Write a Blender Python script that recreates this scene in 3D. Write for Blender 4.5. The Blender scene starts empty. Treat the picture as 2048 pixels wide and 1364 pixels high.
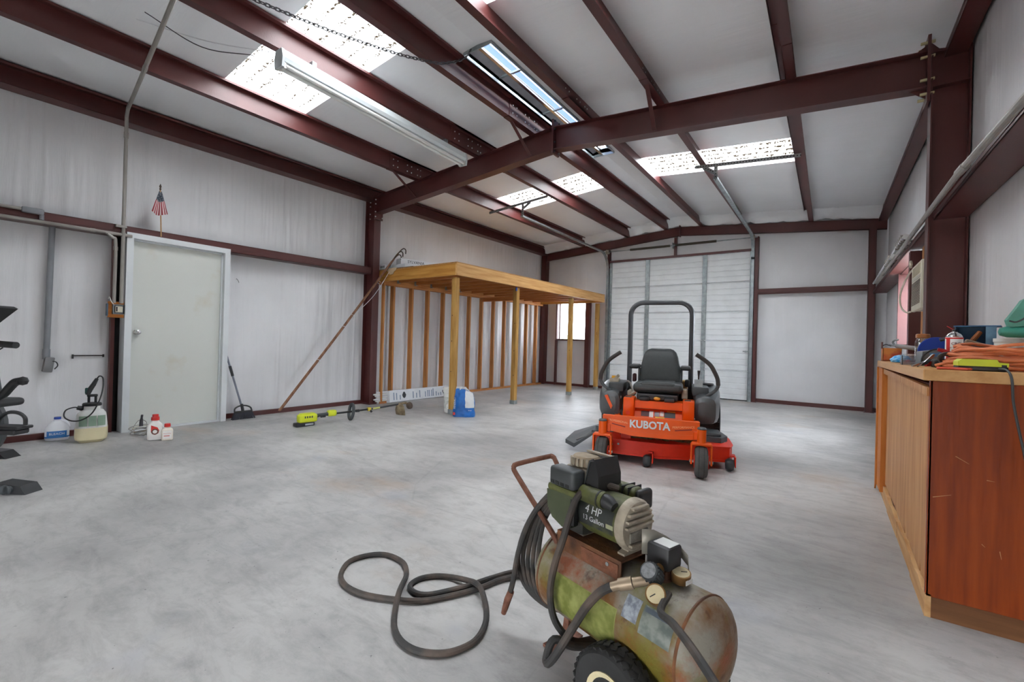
import bpy, bmesh, math, random
from mathutils import Vector, Matrix, noise
random.seed(7)
PI = math.pi
sc = bpy.context.scene
COL = sc.collection

# ---------------------------------------------------------------- camera
cam = bpy.data.cameras.new('camera'); camo = bpy.data.objects.new('camera', cam); COL.objects.link(camo)
YAW, PITCH, ROLL, FPX = .6175, .0034, .0274, 890.7
CAMP = Vector((6.428, -4.7393, 1.0939))
fw = Vector((-math.sin(YAW)*math.cos(PITCH), math.cos(YAW)*math.cos(PITCH), math.sin(PITCH)))
rt = Vector((math.cos(YAW), math.sin(YAW), 0)); up = rt.cross(fw)
r2 = rt*math.cos(ROLL)+up*math.sin(ROLL); u2 = -rt*math.sin(ROLL)+up*math.cos(ROLL)
M = Matrix((r2, u2, -fw)).transposed().to_4x4(); M.translation = CAMP
camo.matrix_world = M
cam.sensor_fit = 'HORIZONTAL'; cam.sensor_width = 36; cam.lens = FPX/2048*36
cam.clip_start = .05; cam.clip_end = 300
sc.camera = camo

# ---------------------------------------------------------------- world and exposure
w = bpy.data.worlds.new('overcast_sky'); sc.world = w; w.use_nodes = True
nt = w.node_tree; bg = nt.nodes['Background']
tc = nt.nodes.new('ShaderNodeTexCoord'); sp = nt.nodes.new('ShaderNodeSeparateXYZ'); rp = nt.nodes.new('ShaderNodeValToRGB')
nt.links.new(tc.outputs['Generated'], sp.inputs[0]); nt.links.new(sp.outputs['Z'], rp.inputs[0]); nt.links.new(rp.outputs[0], bg.inputs[0])
rp.color_ramp.elements[0].color = (.93, .96, 1, 1); rp.color_ramp.elements[1].color = (.87, .92, 1, 1)
bg.inputs[1].default_value = 9.0
vs = sc.view_settings
vs.view_transform = 'Standard'; vs.look = 'None'; vs.gamma = 1; vs.use_curve_mapping = False
vs.exposure = 1.56
cy = sc.cycles
cy.use_denoising = True; cy.max_bounces = 9; cy.diffuse_bounces = 6; cy.glossy_bounces = 3
cy.use_adaptive_sampling = True; cy.adaptive_threshold = .02
cy.transmission_bounces = 8; cy.transparent_max_bounces = 12; cy.sample_clamp_indirect = 8
cy.caustics_reflective = False; cy.caustics_refractive = False

# ---------------------------------------------------------------- materials
MATS = {}
def srgb(r, g, b):
    f = lambda c: (c/255/12.92) if c/255 <= .04045 else ((c/255+.055)/1.055)**2.4
    return (f(r), f(g), f(b), 1)
def mat(name, col, rough=.5, metal=0, var=.12, vs_=6, bump=0, bs=40, coat=0, spec=.5, stretch=(1, 1, 1), col2=None, ramp=(.35, .65), trans=0, alpha=1):
    if name in MATS: return MATS[name]
    m = bpy.data.materials.new(name); m.use_nodes = True; n = m.node_tree.nodes; l = m.node_tree.links
    b = n['Principled BSDF']
    b.inputs['Roughness'].default_value = rough; b.inputs['Metallic'].default_value = metal
    b.inputs['Specular IOR Level'].default_value = spec; b.inputs['Coat Weight'].default_value = coat
    b.inputs['Transmission Weight'].default_value = trans; b.inputs['Alpha'].default_value = alpha
    t = n.new('ShaderNodeTexCoord'); mp = n.new('ShaderNodeMapping'); mp.inputs['Scale'].default_value = stretch
    l.new(t.outputs['Object'], mp.inputs[0])
    nz = n.new('ShaderNodeTexNoise'); nz.inputs['Scale'].default_value = vs_; nz.inputs['Detail'].default_value = 6
    l.new(mp.outputs[0], nz.inputs[0])
    cr = n.new('ShaderNodeValToRGB'); e = cr.color_ramp.elements
    e[0].position, e[1].position = ramp
    c2 = col2 or tuple(min(1, c*(1+var)) for c in col[:3])+(1,)
    c1 = col if col2 else tuple(c*(1-var) for c in col[:3])+(1,)
    e[0].color = c1; e[1].color = c2
    l.new(nz.outputs[0], cr.inputs[0]); l.new(cr.outputs[0], b.inputs['Base Color'])
    if bump:
        nb = n.new('ShaderNodeTexNoise'); nb.inputs['Scale'].default_value = bs; nb.inputs['Detail'].default_value = 4
        l.new(mp.outputs[0], nb.inputs[0])
        bp = n.new('ShaderNodeBump'); bp.inputs['Strength'].default_value = bump; bp.inputs['Distance'].default_value = .01
        l.new(nb.outputs[0], bp.inputs['Height']); l.new(bp.outputs[0], b.inputs['Normal'])
    MATS[name] = m; m['cr'] = 1
    return m
def nodes_of(m): return m.node_tree.nodes, m.node_tree.links, m.node_tree.nodes['Principled BSDF']

STEEL = mat('oxide_red_steel', srgb(80, 38, 36), .40, 0, .12, 3, .06, 90)
GALV = mat('galvanised_steel', srgb(150, 158, 160), .42, .75, .18, 12)
CHROME = mat('chrome', srgb(200, 200, 200), .18, 1, .03)
ALU = mat('cast_aluminium', srgb(165, 155, 138), .6, .2, .2, 20, .3, 60)
BLACK = mat('black_plastic', srgb(34, 35, 37), .5, 0, .2, 10)
DKGREY = mat('dark_grey_plastic', srgb(62, 66, 68), .5, 0, .12, 10)
RUBBER = mat('black_rubber', srgb(38, 38, 38), .75, 0, .2, 15, .2, 60)
WHITE = mat('white_plastic', srgb(225, 226, 222), .4, 0, .04)
RED = mat('red_plastic', srgb(205, 45, 40), .4, 0, .06)
BLUE = mat('blue_plastic', srgb(28, 70, 160), .4, 0, .1)
CONDUIT = mat('conduit_grey', srgb(150, 146, 140), .45, .3, .1)
PVC = mat('grey_pvc', srgb(128, 131, 136), .5, 0, .08)
PAINT = mat('white_door_paint', srgb(204, 206, 200), .45, 0, 0, 2.2, .05, 80, col2=srgb(192, 184, 164), ramp=(.60, .78))
FRAMEP = mat('white_frame_paint', srgb(208, 212, 214), .45, 0, .04, 3)
CARD = mat('white_cardboard', srgb(214, 216, 220), .7, 0, .05)
KRAFT = mat('brown_cardboard', srgb(150, 105, 65), .8, 0, .12)
LIME = mat('lime_plastic', srgb(200, 210, 40), .4, 0, .06)
ORANGE = mat('orange_paint', srgb(222, 84, 10), .4, 0, .07, 5, spec=.3)
REDORANGE = mat('red_orange_paint', srgb(206, 40, 8), .42, 0, .1, 6, spec=.3)
VINYL = mat('black_vinyl', srgb(52, 56, 56), .42, 0, .1, 30, .1, 120)
INK = mat('black_ink', srgb(40, 42, 48), .7, 0, .05)
LETTER = mat('silver_lettering', srgb(205, 208, 210), .45, 0, .03)
RUSTY = mat('rusty_tube', srgb(92, 50, 32), .7, 0, .3, 25, .3, 80, col2=srgb(128, 86, 68))
DKSTEEL = mat('dark_steel', srgb(80, 80, 84), .45, .5, .15)
GLASSM = mat('clear_glass', (.95, .97, .97, 1), .03, 0, .01, trans=1, spec=.5)
CLEARP = mat('clear_plastic', (.8, .82, .85, 1), .15, 0, .02, trans=.85)
def wood(name, c1, c2, axis, scale=1.0, rough=.6):
    st = [9*scale]*3; st['xyz'.index(axis)] = .7*scale
    return mat(name, c1, rough, 0, 0, 3.0, .12, 8, stretch=tuple(st), col2=c2, ramp=(.3, .7), spec=.25)
STUDZ = wood('stud_wood_upright', srgb(158, 100, 52), srgb(196, 138, 82), 'z')
STUDY = wood('joist_wood_long', srgb(158, 98, 50), srgb(198, 140, 84), 'y')
STUDX = wood('joist_wood_cross', srgb(150, 88, 44), srgb(190, 126, 72), 'x')
POSTW = wood('treated_post_wood', srgb(146, 104, 46), srgb(190, 150, 86), 'z')
RIMX = wood('rim_wood_cross', srgb(164, 110, 44), srgb(200, 148, 74), 'x')
RIMY = wood('rim_wood_long', srgb(188, 138, 80), srgb(216, 172, 116), 'y')
PLY = wood('deck_plywood', srgb(150, 110, 66), srgb(180, 138, 90), 'y')
CTOP = wood('counter_top_wood', srgb(186, 136, 84), srgb(212, 166, 112), 'y', .8, .45)
CEND = wood('stained_end_panel', srgb(118, 42, 2), srgb(148, 62, 6), 'z', 1.2, .42)
CFRONT = wood('worn_front_veneer', srgb(172, 116, 64), srgb(206, 156, 104), 'z', 1.0, .5)
CKICK = wood('kick_board_wood', srgb(90, 56, 30), srgb(124, 82, 50), 'x', 1.0, .6)
CPALE = wood('pale_split_wood', srgb(178, 130, 80), srgb(210, 168, 118), 'y', 1.0, .6)
BROWNSTICK = wood('weathered_stick', srgb(104, 70, 52), srgb(150, 112, 88), 'z')

def insulation(name, vert):
    m = mat(name, srgb(206, 206, 208) if vert else srgb(234, 237, 240), .42, 0, 0, 1.2, col2=srgb(216, 216, 218) if vert else srgb(240, 243, 246), spec=.45)
    n, l, b = nodes_of(m)
    t = n.new('ShaderNodeTexCoord')
    mp = n.new('ShaderNodeMapping'); l.new(t.outputs['Object'], mp.inputs[0])
    mp.inputs['Scale'].default_value = (5, 5, .45) if vert else (.5, 5, 1)
    n1 = n.new('ShaderNodeTexNoise'); n1.inputs['Scale'].default_value = 2.2; n1.inputs['Detail'].default_value = 4; n1.inputs['Distortion'].default_value = .3
    l.new(mp.outputs[0], n1.inputs[0])
    mp2 = n.new('ShaderNodeMapping'); l.new(t.outputs['Object'], mp2.inputs[0]); mp2.inputs['Scale'].default_value = (60, 60, 6) if vert else (6, 60, 6)
    n2 = n.new('ShaderNodeTexNoise'); n2.inputs['Scale'].default_value = 1.6; l.new(mp2.outputs[0], n2.inputs[0])
    mx = n.new('ShaderNodeMath'); mx.operation = 'MULTIPLY_ADD'; l.new(n2.outputs[0], mx.inputs[0]); mx.inputs[1].default_value = .12; l.new(n1.outputs[0], mx.inputs[2])
    bp = n.new('ShaderNodeBump'); bp.inputs['Strength'].default_value = .30 if vert else .16; bp.inputs['Distance'].default_value = .03
    l.new(mx.outputs[0], bp.inputs['Height']); l.new(bp.outputs[0], b.inputs['Normal'])
    return m
INSV = insulation('wall_insulation_sheet', True)
INSH = insulation('roof_insulation_sheet', False)

def concrete():
    m = mat('concrete_slab', srgb(140, 139, 138), .5, 0, 0, .55, col2=srgb(196, 194, 191), ramp=(.34, .62))
    n, l, b = nodes_of(m)
    t = n.new('ShaderNodeTexCoord')
    def nz(scale, detail, rough, sc=(1, 1, 1), rot=0, dist=0):
        mp = n.new('ShaderNodeMapping'); l.new(t.outputs['Object'], mp.inputs[0]); mp.inputs['Rotation'].default_value = (0, 0, rot); mp.inputs['Scale'].default_value = sc
        q = n.new('ShaderNodeTexNoise'); q.inputs['Scale'].default_value = scale; q.inputs['Detail'].default_value = detail; q.inputs['Roughness'].default_value = rough; q.inputs['Distortion'].default_value = dist
        l.new(mp.outputs[0], q.inputs[0]); return q.outputs[0]
    def ramp(src, p0, c0, p1, c1):
        c = n.new('ShaderNodeValToRGB'); e = c.color_ramp.elements; e[0].position = p0; e[0].color = (c0, c0, c0, 1); e[1].position = p1; e[1].color = (c1, c1, c1, 1); l.new(src, c.inputs[0]); return c.outputs[0]
    def mul(a_, b_, f_=1.0):
        x = n.new('ShaderNodeMix'); x.data_type = 'RGBA'; x.blend_type = 'MULTIPLY'; x.inputs[0].default_value = f_; l.new(a_, x.inputs[6]); l.new(b_, x.inputs[7]); return x.outputs[2]
    def over(a_, mask, col):
        x = n.new('ShaderNodeMix'); x.data_type = 'RGBA'; l.new(mask, x.inputs[0]); l.new(a_, x.inputs[6]); x.inputs[7].default_value = col; return x.outputs[2]
    p = b.inputs['Base Color'].links[0].from_socket
    s1 = nz(2.4, 10, .72, (1.4, 4.2, 1), .75, .4)
    p = mul(p, ramp(s1, .30, .60, .54, 1.0), .75)                 # streaky trowel mottling
    p = mul(p, ramp(nz(9, 8, .75), .30, .70, .50, 1.0), .6)        # fine mottling
    p = mul(p, ramp(nz(.9, 6, .6, (1, 1, 1), .3, .8), .36, .72, .52, 1.0), .7)   # large dull patches
    p = over(p, ramp(nz(.62, 6, .62, (1, 1.6, 1), 2.0), .57, 0, .72, .55), srgb(176, 150, 124))
    p = over(p, ramp(nz(1.4, 5, .6), .62, 0, .75, .35), srgb(150, 156, 172))
    p = mul(p, ramp(nz(46, 2, .5), .22, .25, .27, 1.0), .9)        # dark specks
    vo = n.new('ShaderNodeTexVoronoi'); vo.feature = 'DISTANCE_TO_EDGE'; vo.inputs['Scale'].default_value = .55
    mp = n.new('ShaderNodeMapping'); l.new(t.outputs['Object'], mp.inputs[0]); mp.inputs['Location'].default_value = (3.1, 1.7, 0); l.new(mp.outputs[0], vo.inputs[0])
    ck = n.new('ShaderNodeMath'); ck.operation = 'MULTIPLY_ADD'; l.new(nz(3, 4, .6), ck.inputs[0]); ck.inputs[1].default_value = .016; l.new(vo.outputs['Distance'], ck.inputs[2])
    p = mul(p, ramp(ck.outputs[0], .0082, .70, .0100, 1.0), .35)     # hairline cracks
    l.new(p, b.inputs['Base Color'])
    rr = n.new('ShaderNodeMapRange'); rr.inputs[3].default_value = .32; rr.inputs[4].default_value = .60; l.new(s1, rr.inputs[0]); l.new(rr.outputs[0], b.inputs['Roughness'])
    bp = n.new('ShaderNodeBump'); bp.inputs['Strength'].default_value = .12; bp.inputs['Distance'].default_value = .01
    l.new(s1, bp.inputs['Height']); l.new(bp.outputs[0], b.inputs['Normal'])
    return m
CONC = concrete()

def rust_tank():
    m = mat('rusty_tank_paint', srgb(114, 76, 36), .5, 0, 0, 5.5, .25, 60, col2=srgb(140, 134, 122), ramp=(.42, .54), spec=.35)
    n, l, b = nodes_of(m)
    t = n.new('ShaderNodeTexCoord')
    def layer(prev, scale, lo, hi, col, fac, seed):
        mp = n.new('ShaderNodeMapping'); mp.inputs['Location'].default_value = (seed, seed*2, 0); l.new(t.outputs['Object'], mp.inputs[0])
        q = n.new('ShaderNodeTexNoise'); q.inputs['Scale'].default_value = scale; q.inputs['Detail'].default_value = 8; q.inputs['Roughness'].default_value = .65; l.new(mp.outputs[0], q.inputs[0])
        c = n.new('ShaderNodeValToRGB'); c.color_ramp.elements[0].position = lo; c.color_ramp.elements[0].color = (0, 0, 0, 1); c.color_ramp.elements[1].position = hi; c.color_ramp.elements[1].color = (fac, fac, fac, 1)
        l.new(q.outputs[0], c.inputs[0])
        x = n.new('ShaderNodeMix'); x.data_type = 'RGBA'; l.new(c.outputs[0], x.inputs[0]); l.new(prev, x.inputs[6]); x.inputs[7].default_value = col
        return x.outputs[2]
    p = b.inputs['Base Color'].links[0].from_socket
    p = layer(p, 4, .46, .60, srgb(110, 106, 40), .8, 3)
    p = layer(p, 6, .53, .66, srgb(140, 68, 28), .85, 8)
    p = layer(p, 22, .56, .70, srgb(66, 32, 18), .7, 1)
    l.new(p, b.inputs['Base Color'])
    return m
TANK = rust_tank()
OLIVE = mat('olive_motor_paint', srgb(62, 66, 44), .5, 0, 0, 14, .15, 60, col2=srgb(106, 110, 52), ramp=(.35, .7))
LABELG = mat('faded_green_label', srgb(116, 120, 54), .6, 0, 0, 18, .1, 50, col2=srgb(148, 150, 84), ramp=(.35, .7))
RUSTPL = mat('rusty_plate', srgb(70, 42, 26), .65, 0, 0, 14, .3, 70, col2=srgb(128, 82, 48), ramp=(.35, .65))
HOSE = mat('dusty_rubber_hose', srgb(50, 49, 48), .7, 0, 0, 9, .1, 90, col2=srgb(96, 82, 72), ramp=(.42, .72))
CREAM = mat('cream_rim', srgb(205, 188, 140), .5, 0, 0, 20, col2=srgb(222, 212, 180))
CORDO = mat('orange_cord', srgb(212, 124, 82), .5, 0, .08, 8)
TEAL = mat('teal_tool_paint', srgb(64, 150, 130), .4, 0, .12, 9)
BLUEBOX = mat('blue_toolbox_paint', srgb(44, 92, 130), .5, 0, .15, 10)
TANMUD = mat('muddy_guard', srgb(92, 78, 56), .8, 0, 0, 20, .3, 40, col2=srgb(142, 126, 98))
BEIGE = mat('beige_plastic', srgb(206, 200, 180), .5, 0, .04)
MILKY = mat('milky_plastic', srgb(225, 226, 222), .4, 0, .03, trans=.15)
YELLIQ = mat('yellow_liquid_plastic', srgb(206, 196, 160), .4, 0, .04)
BAGBLUE = mat('blue_bag_print', srgb(8, 92, 166), .45, 0, .2, 8, .5, 9)
BAGWHITE = mat('white_bag_panel', srgb(205, 206, 206), .5, 0, .05, 8, .5, 9)
SOOT = mat('soot_black', srgb(48, 46, 46), .9, 0, .2)
GRASSM = mat('dry_ground', srgb(196, 190, 180), .9, 0, .1, 2)

def skylight():
    m = bpy.data.materials.new('fibreglass_skylight'); m.use_nodes = True; n = m.node_tree.nodes; l = m.node_tree.links
    n.remove(n['Principled BSDF']); o = n['Material Output']
    tr = n.new('ShaderNodeBsdfTransparent'); tl = n.new('ShaderNodeBsdfTranslucent'); mx = n.new('ShaderNodeMixShader')
    t = n.new('ShaderNodeTexCoord'); q = n.new('ShaderNodeTexNoise'); q.inputs['Scale'].default_value = 36; q.inputs['Detail'].default_value = 4; l.new(t.outputs['Object'], q.inputs[0])
    wv = n.new('ShaderNodeTexWave'); wv.wave_type = 'BANDS'; wv.bands_direction = 'Y'; wv.inputs['Scale'].default_value = 2.09; wv.inputs['Distortion'].default_value = .4; l.new(t.outputs['Object'], wv.inputs[0])
    ad = n.new('ShaderNodeMath'); ad.operation = 'MULTIPLY_ADD'; ad.inputs[1].default_value = .30; l.new(wv.outputs['Fac'], ad.inputs[0]); l.new(q.outputs[0], ad.inputs[2])
    c = n.new('ShaderNodeValToRGB'); e = c.color_ramp.elements; e[0].position = .455; e[0].color = (.008, .006, .004, 1); e[1].position = .555; e[1].color = (.80, .80, .78, 1)
    k = e.new(.505); k.color = (.030, .026, .020, 1)
    l.new(ad.outputs[0], c.inputs[0]); l.new(c.outputs[0], tr.inputs[0]); l.new(c.outputs[0], tl.inputs[0])
    mx.inputs[0].default_value = .45; l.new(tr.outputs[0], mx.inputs[1]); l.new(tl.outputs[0], mx.inputs[2]); l.new(mx.outputs[0], o.inputs[0])
    return m
SKYL = skylight()
def pane_mat():
    m = bpy.data.materials.new('window_pane'); m.use_nodes = True; n = m.node_tree.nodes; l = m.node_tree.links
    n.remove(n['Principled BSDF']); o = n['Material Output']
    tr = n.new('ShaderNodeBsdfTransparent'); tr.inputs[0].default_value = (.93, .95, .97, 1)
    gl = n.new('ShaderNodeBsdfGlossy'); gl.inputs['Roughness'].default_value = .03; mx = n.new('ShaderNodeMixShader'); mx.inputs[0].default_value = .06
    l.new(tr.outputs[0], mx.inputs[1]); l.new(gl.outputs[0], mx.inputs[2]); l.new(mx.outputs[0], o.inputs[0])
    return m
PANE = pane_mat()
def clear_mat():
    m = bpy.data.materials.new('clear_jar_glass'); m.use_nodes = True; n = m.node_tree.nodes; l = m.node_tree.links
    n.remove(n['Principled BSDF']); o = n['Material Output']
    tr = n.new('ShaderNodeBsdfTransparent'); tr.inputs[0].default_value = (.86, .88, .9, 1)
    gl = n.new('ShaderNodeBsdfGlossy'); gl.inputs['Roughness'].default_value = .08; mx = n.new('ShaderNodeMixShader'); mx.inputs[0].default_value = .2
    l.new(tr.outputs[0], mx.inputs[1]); l.new(gl.outputs[0], mx.inputs[2]); l.new(mx.outputs[0], o.inputs[0])
    return m
CLEAR = clear_mat()

# ---------------------------------------------------------------- mesh helpers
class G:
    def __init__(s): s.v = []; s.f = []
    def add(s, vs, fs, m=None):
        o = len(s.v); s.v += [tuple(m @ Vector(p)) if m else tuple(p) for p in vs]; s.f += [tuple(i+o for i in f) for f in fs]; return s
    def box(s, x0, x1, y0, y1, z0, z1, m=None):
        return s.add([(x0, y0, z0), (x1, y0, z0), (x1, y1, z0), (x0, y1, z0), (x0, y0, z1), (x1, y0, z1), (x1, y1, z1), (x0, y1, z1)],
                     [(0, 3, 2, 1), (4, 5, 6, 7), (0, 1, 5, 4), (1, 2, 6, 5), (2, 3, 7, 6), (3, 0, 4, 7)], m)
    def rbox(s, x0, x1, y0, y1, z0, z1, r=.01, seg=2, m=None):
        bm = bmesh.new(); bmesh.ops.create_cube(bm, size=1)
        for v in bm.verts: v.co = Vector(((x0+x1)/2+v.co.x*(x1-x0), (y0+y1)/2+v.co.y*(y1-y0), (z0+z1)/2+v.co.z*(z1-z0)))
        r = min(r, .49*min(abs(x1-x0), abs(y1-y0), abs(z1-z0)))
        bmesh.ops.bevel(bm, geom=list(bm.edges), offset=r, segments=seg, affect='EDGES', profile=.5)
        bm.verts.index_update(); s.add([v.co[:] for v in bm.verts], [[v.index for v in f.verts] for f in bm.faces], m); bm.free(); return s
    def cyl(s, a, b, r0, r1=None, n=16, cap=True):
        r1 = r0 if r1 is None else r1; a = Vector(a); b = Vector(b); d = (b-a).normalized()
        e = d.orthogonal().normalized(); g = d.cross(e)
        vs = [a+(e*math.cos(2*PI*i/n)+g*math.sin(2*PI*i/n))*r0 for i in range(n)]+[b+(e*math.cos(2*PI*i/n)+g*math.sin(2*PI*i/n))*r1 for i in range(n)]
        fs = [(i, (i+1) % n, n+(i+1) % n, n+i) for i in range(n)]
        if cap: fs += [tuple(range(n-1, -1, -1)), tuple(range(n, 2*n))]
        return s.add(vs, fs)
    def tube(s, pts, r, n=8, closed=False, smooth=0):
        P = [Vector(p) for p in pts]
        if smooth: P = spline(P, smooth, closed)
        k = len(P); rings = []; e = None
        for i in range(k):
            a = P[(i-1) % k] if closed or i else P[0]; b = P[(i+1) % k] if closed or i < k-1 else P[-1]
            d = (b-a).normalized()
            if e is None: e = d.orthogonal().normalized()
            e = (e-d*e.dot(d)); e = e.normalized() if e.length > 1e-6 else d.orthogonal().normalized()
            g = d.cross(e); rr = r[i] if isinstance(r, list) and len(r) == k else (r[0] if isinstance(r, list) else r)
            rings.append([P[i]+(e*math.cos(2*PI*j/n)+g*math.sin(2*PI*j/n))*rr for j in range(n)])
        vs = [p for q in rings for p in q]; fs = []
        for i in range(k if closed else k-1):
            a = i*n; b = ((i+1) % k)*n
            fs += [(a+j, a+(j+1) % n, b+(j+1) % n, b+j) for j in range(n)]
        if not closed: fs += [tuple(range(n-1, -1, -1)), tuple((k-1)*n+j for j in range(n))]
        return s.add(vs, fs)
    def lathe(s, prof, n=24, m=None, sx=1, sy=1, sq=0):
        vs = []; fs = []
        for r, z in prof:
            for i in range(n):
                a = 2*PI*i/n; c, q = math.cos(a), math.sin(a)
                if sq:
                    k = (abs(c)**sq+abs(q)**sq)**(-1/sq); c, q = c*k, q*k
                vs.append((r*c*sx, r*q*sy, z))
        k = len(prof)
        for i in range(k-1): fs += [(i*n+j, i*n+(j+1) % n, (i+1)*n+(j+1) % n, (i+1)*n+j) for j in range(n)]
        fs += [tuple(range(n-1, -1, -1)), tuple((k-1)*n+j for j in range(n))]
        return s.add(vs, fs, m)
    def prism(s, poly, a0, a1, axis='y', m=None):
        # poly given in the two other axes (in order)
        def p(u, v, a): return {'x': (a, u, v), 'y': (u, a, v), 'z': (u, v, a)}[axis]
        n = len(poly); vs = [p(u, v, a0) for u, v in poly]+[p(u, v, a1) for u, v in poly]
        return s.add(vs, [tuple(range(n)), tuple(range(2*n-1, n-1, -1))]+[(i, i+n, (i+1) % n+n, (i+1) % n) for i in range(n)], m)
    def strip(s, sec, path):
        # section points list swept through explicit frames: path = function list giving each section's 3d points
        n = len(path[0]); vs = [p for q in path for p in q]; fs = []
        for i in range(len(path)-1): fs += [(i*n+j, i*n+(j+1) % n, (i+1)*n+(j+1) % n, (i+1)*n+j) for j in range(n)]
        fs += [tuple(range(n-1, -1, -1)), tuple((len(path)-1)*n+j for j in range(n))]
        return s.add(vs, fs)
def spline(P, k, closed=False):
    n = len(P); out = []
    rng = range(n) if closed else range(n-1)
    for i in rng:
        p0 = P[(i-1) % n] if closed or i else P[0]*2-P[1]; p1 = P[i]; p2 = P[(i+1) % n]; p3 = P[(i+2) % n] if closed or i < n-2 else P[-1]*2-P[-2]
        for j in range(k):
            t = j/k; out.append(.5*((2*p1)+(p2-p0)*t+(2*p0-5*p1+4*p2-p3)*t*t+(3*p1-p0-3*p2+p3)*t**3))
    if not closed: out.append(P[-1])
    return out
def obj(name, g, m, parent=None, smooth=False, loc=None, rz=0, angle=35):
    me = bpy.data.meshes.new(name); me.from_pydata(g.v, [], g.f); me.update()
    bm = bmesh.new(); bm.from_mesh(me); bmesh.ops.recalc_face_normals(bm, faces=bm.faces); bm.to_mesh(me); bm.free()
    me.materials.append(m)
    if smooth:
        for p in me.polygons: p.use_smooth = True
        me.set_sharp_from_angle(angle=math.radians(angle))
    o = bpy.data.objects.new(name, me); COL.objects.link(o)
    if parent: o.parent = parent
    if loc: o.location = loc
    if rz: o.rotation_euler = (0, 0, rz)
    return o
def tag(o, label=None, cat=None, group=None, kind=None):
    if label: o['label'] = label
    if cat: o['category'] = cat
    if group: o['group'] = group
    if kind: o['kind'] = kind
    return o
def thing(name, label, cat, loc=(0, 0, 0), rz=0, group=None, kind=None):
    o = bpy.data.objects.new(name, None); o.empty_display_size = .1; COL.objects.link(o); o.location = loc; o.rotation_euler = (0, 0, rz)
    return tag(o, label, cat, group, kind)
def struct(name, g, m, label=None, smooth=False): return tag(obj(name, g, m, None, smooth), label, None, None, 'structure')
def empty_struct(name, label, loc=(0, 0, 0)):
    return thing(name, label, None, loc, kind='structure')
def copy_part(o, parent, loc=None):
    c = o.copy(); COL.objects.link(c); c.parent = parent
    if loc is not None: c.location = loc
    return c
def text(name, s, size, m, parent, mtx, ext=.001, align='CENTER', bold=0.0):
    cu = bpy.data.curves.new(name, 'FONT'); cu.body = s; cu.size = size; cu.extrude = ext; cu.align_x = align; cu.align_y = 'CENTER'; cu.resolution_u = 3; cu.offset = bold
    tmp = bpy.data.objects.new('lettering_source', cu)
    COL.objects.link(tmp); dg = bpy.context.evaluated_depsgraph_get(); me = bpy.data.meshes.new_from_object(tmp.evaluated_get(dg))
    bpy.data.objects.remove(tmp); bpy.data.curves.remove(cu)
    me.materials.clear(); me.materials.append(m)
    o = bpy.data.objects.new(name, me); COL.objects.link(o); o.parent = parent; o.matrix_local = mtx
    return o
def frame_m(loc, right, upv):
    r = Vector(right).normalized(); u = Vector(upv); u = (u-r*u.dot(r)).normalized(); n = r.cross(u)
    m = Matrix((r, u, n)).transposed().to_4x4(); m.translation = Vector(loc); return m

# ================================================================ BUILDING SHELL
W, YB, YF, XM = 7.27, 5.78, -7.6, 3.637
SL, TL = .0833, .012
def zr(x, y=0): return 3.945-SL*abs(x-XM)+TL*y
def zrf(x, y=0): return 3.745-SL*abs(x-XM)+TL*y      # rafter top
# ground outside and floor
struct('ground', G().box(-60, 60, -60, 60, -.2, -.06), GRASSM, 'dry ground outside the building')
struct('floor', G().box(-.05, W+.05, YF, YB+.1, -.05, 0), CONC, 'grey concrete slab floor with scuffs and stains')

def fold(u, v, seed, amp):
    a = amp*(noise.noise(Vector((u*3.2+seed, v*.35, seed)))*1.0+noise.noise(Vector((u*9+seed, v*.6, 3+seed)))*.45)
    k = max(0, noise.noise(Vector((u*1.1, v*1.3, seed*3)))+.25)
    a += amp*.75*k*noise.noise(Vector((u*26+.8*noise.noise(Vector((u*3, v*2, 1))), v*1.1, seed)))
    s_ = (u+.28*seed) % 1.24
    return a+.005*math.exp(-((s_-.06)/.016)**2)+.004*math.exp(-((s_-.16)/.014)**2)
def wall_grid(g, P, u0, u1, v0, v1, nu, nv, seed, amp, holes=(), fade=None):
    idx = {}
    us = sorted(set([u0+(u1-u0)*i/nu for i in range(nu+1)]+[h[k] for h in holes for k in (0, 1)])); vs = sorted(set([v0+(v1-v0)*j/nv for j in range(nv+1)]+[h[k] for h in holes for k in (2, 3)]))
    base = len(g.v)
    for i, u in enumerate(us):
        for j, v in enumerate(vs):
            vv = v
            g.v.append(tuple(P(u, vv, fold(u, vv, seed, amp)*(fade(u, vv) if fade else 1))))
    nj = len(vs)
    for i in range(len(us)-1):
        for j in range(nj-1):
            cu, cv = (us[i]+us[i+1])/2, (vs[j]+vs[j+1])/2
            if any(h[0] < cu < h[1] and h[2] < cv < h[3] for h in holes): continue
            g.f.append((base+i*nj+j, base+(i+1)*nj+j, base+(i+1)*nj+j+1, base+i*nj+j+1))
# left wall
g = G(); wall_grid(g, lambda u, v, d: (-.005+d, u, v), YF, YB, 0, 3.62, 1100, 30, 1, .020)
g.box(-.12, -.05, YF, YB, -.05, 3.75); struct('wall_left', g, INSV, 'white faced insulation wall with vertical creases', True)
# back wall
g = G(); wall_grid(g, lambda u, v, d: (u, YB+.01-d, v), -.02, W+.02, 0, 3.95, 280, 24, 5, .010, holes=((.50, 1.335, 1.225, 2.17),))
for a in ((-.1, .50, -.05, 4.05), (1.335, W+.1, -.05, 4.05), (.50, 1.335, -.05, 1.225), (.50, 1.335, 2.17, 4.05)): g.box(a[0], a[1], YB+.05, YB+.14, a[2], a[3])
struct('wall_back', g, INSV, 'white faced insulation end wall', True)
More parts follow.
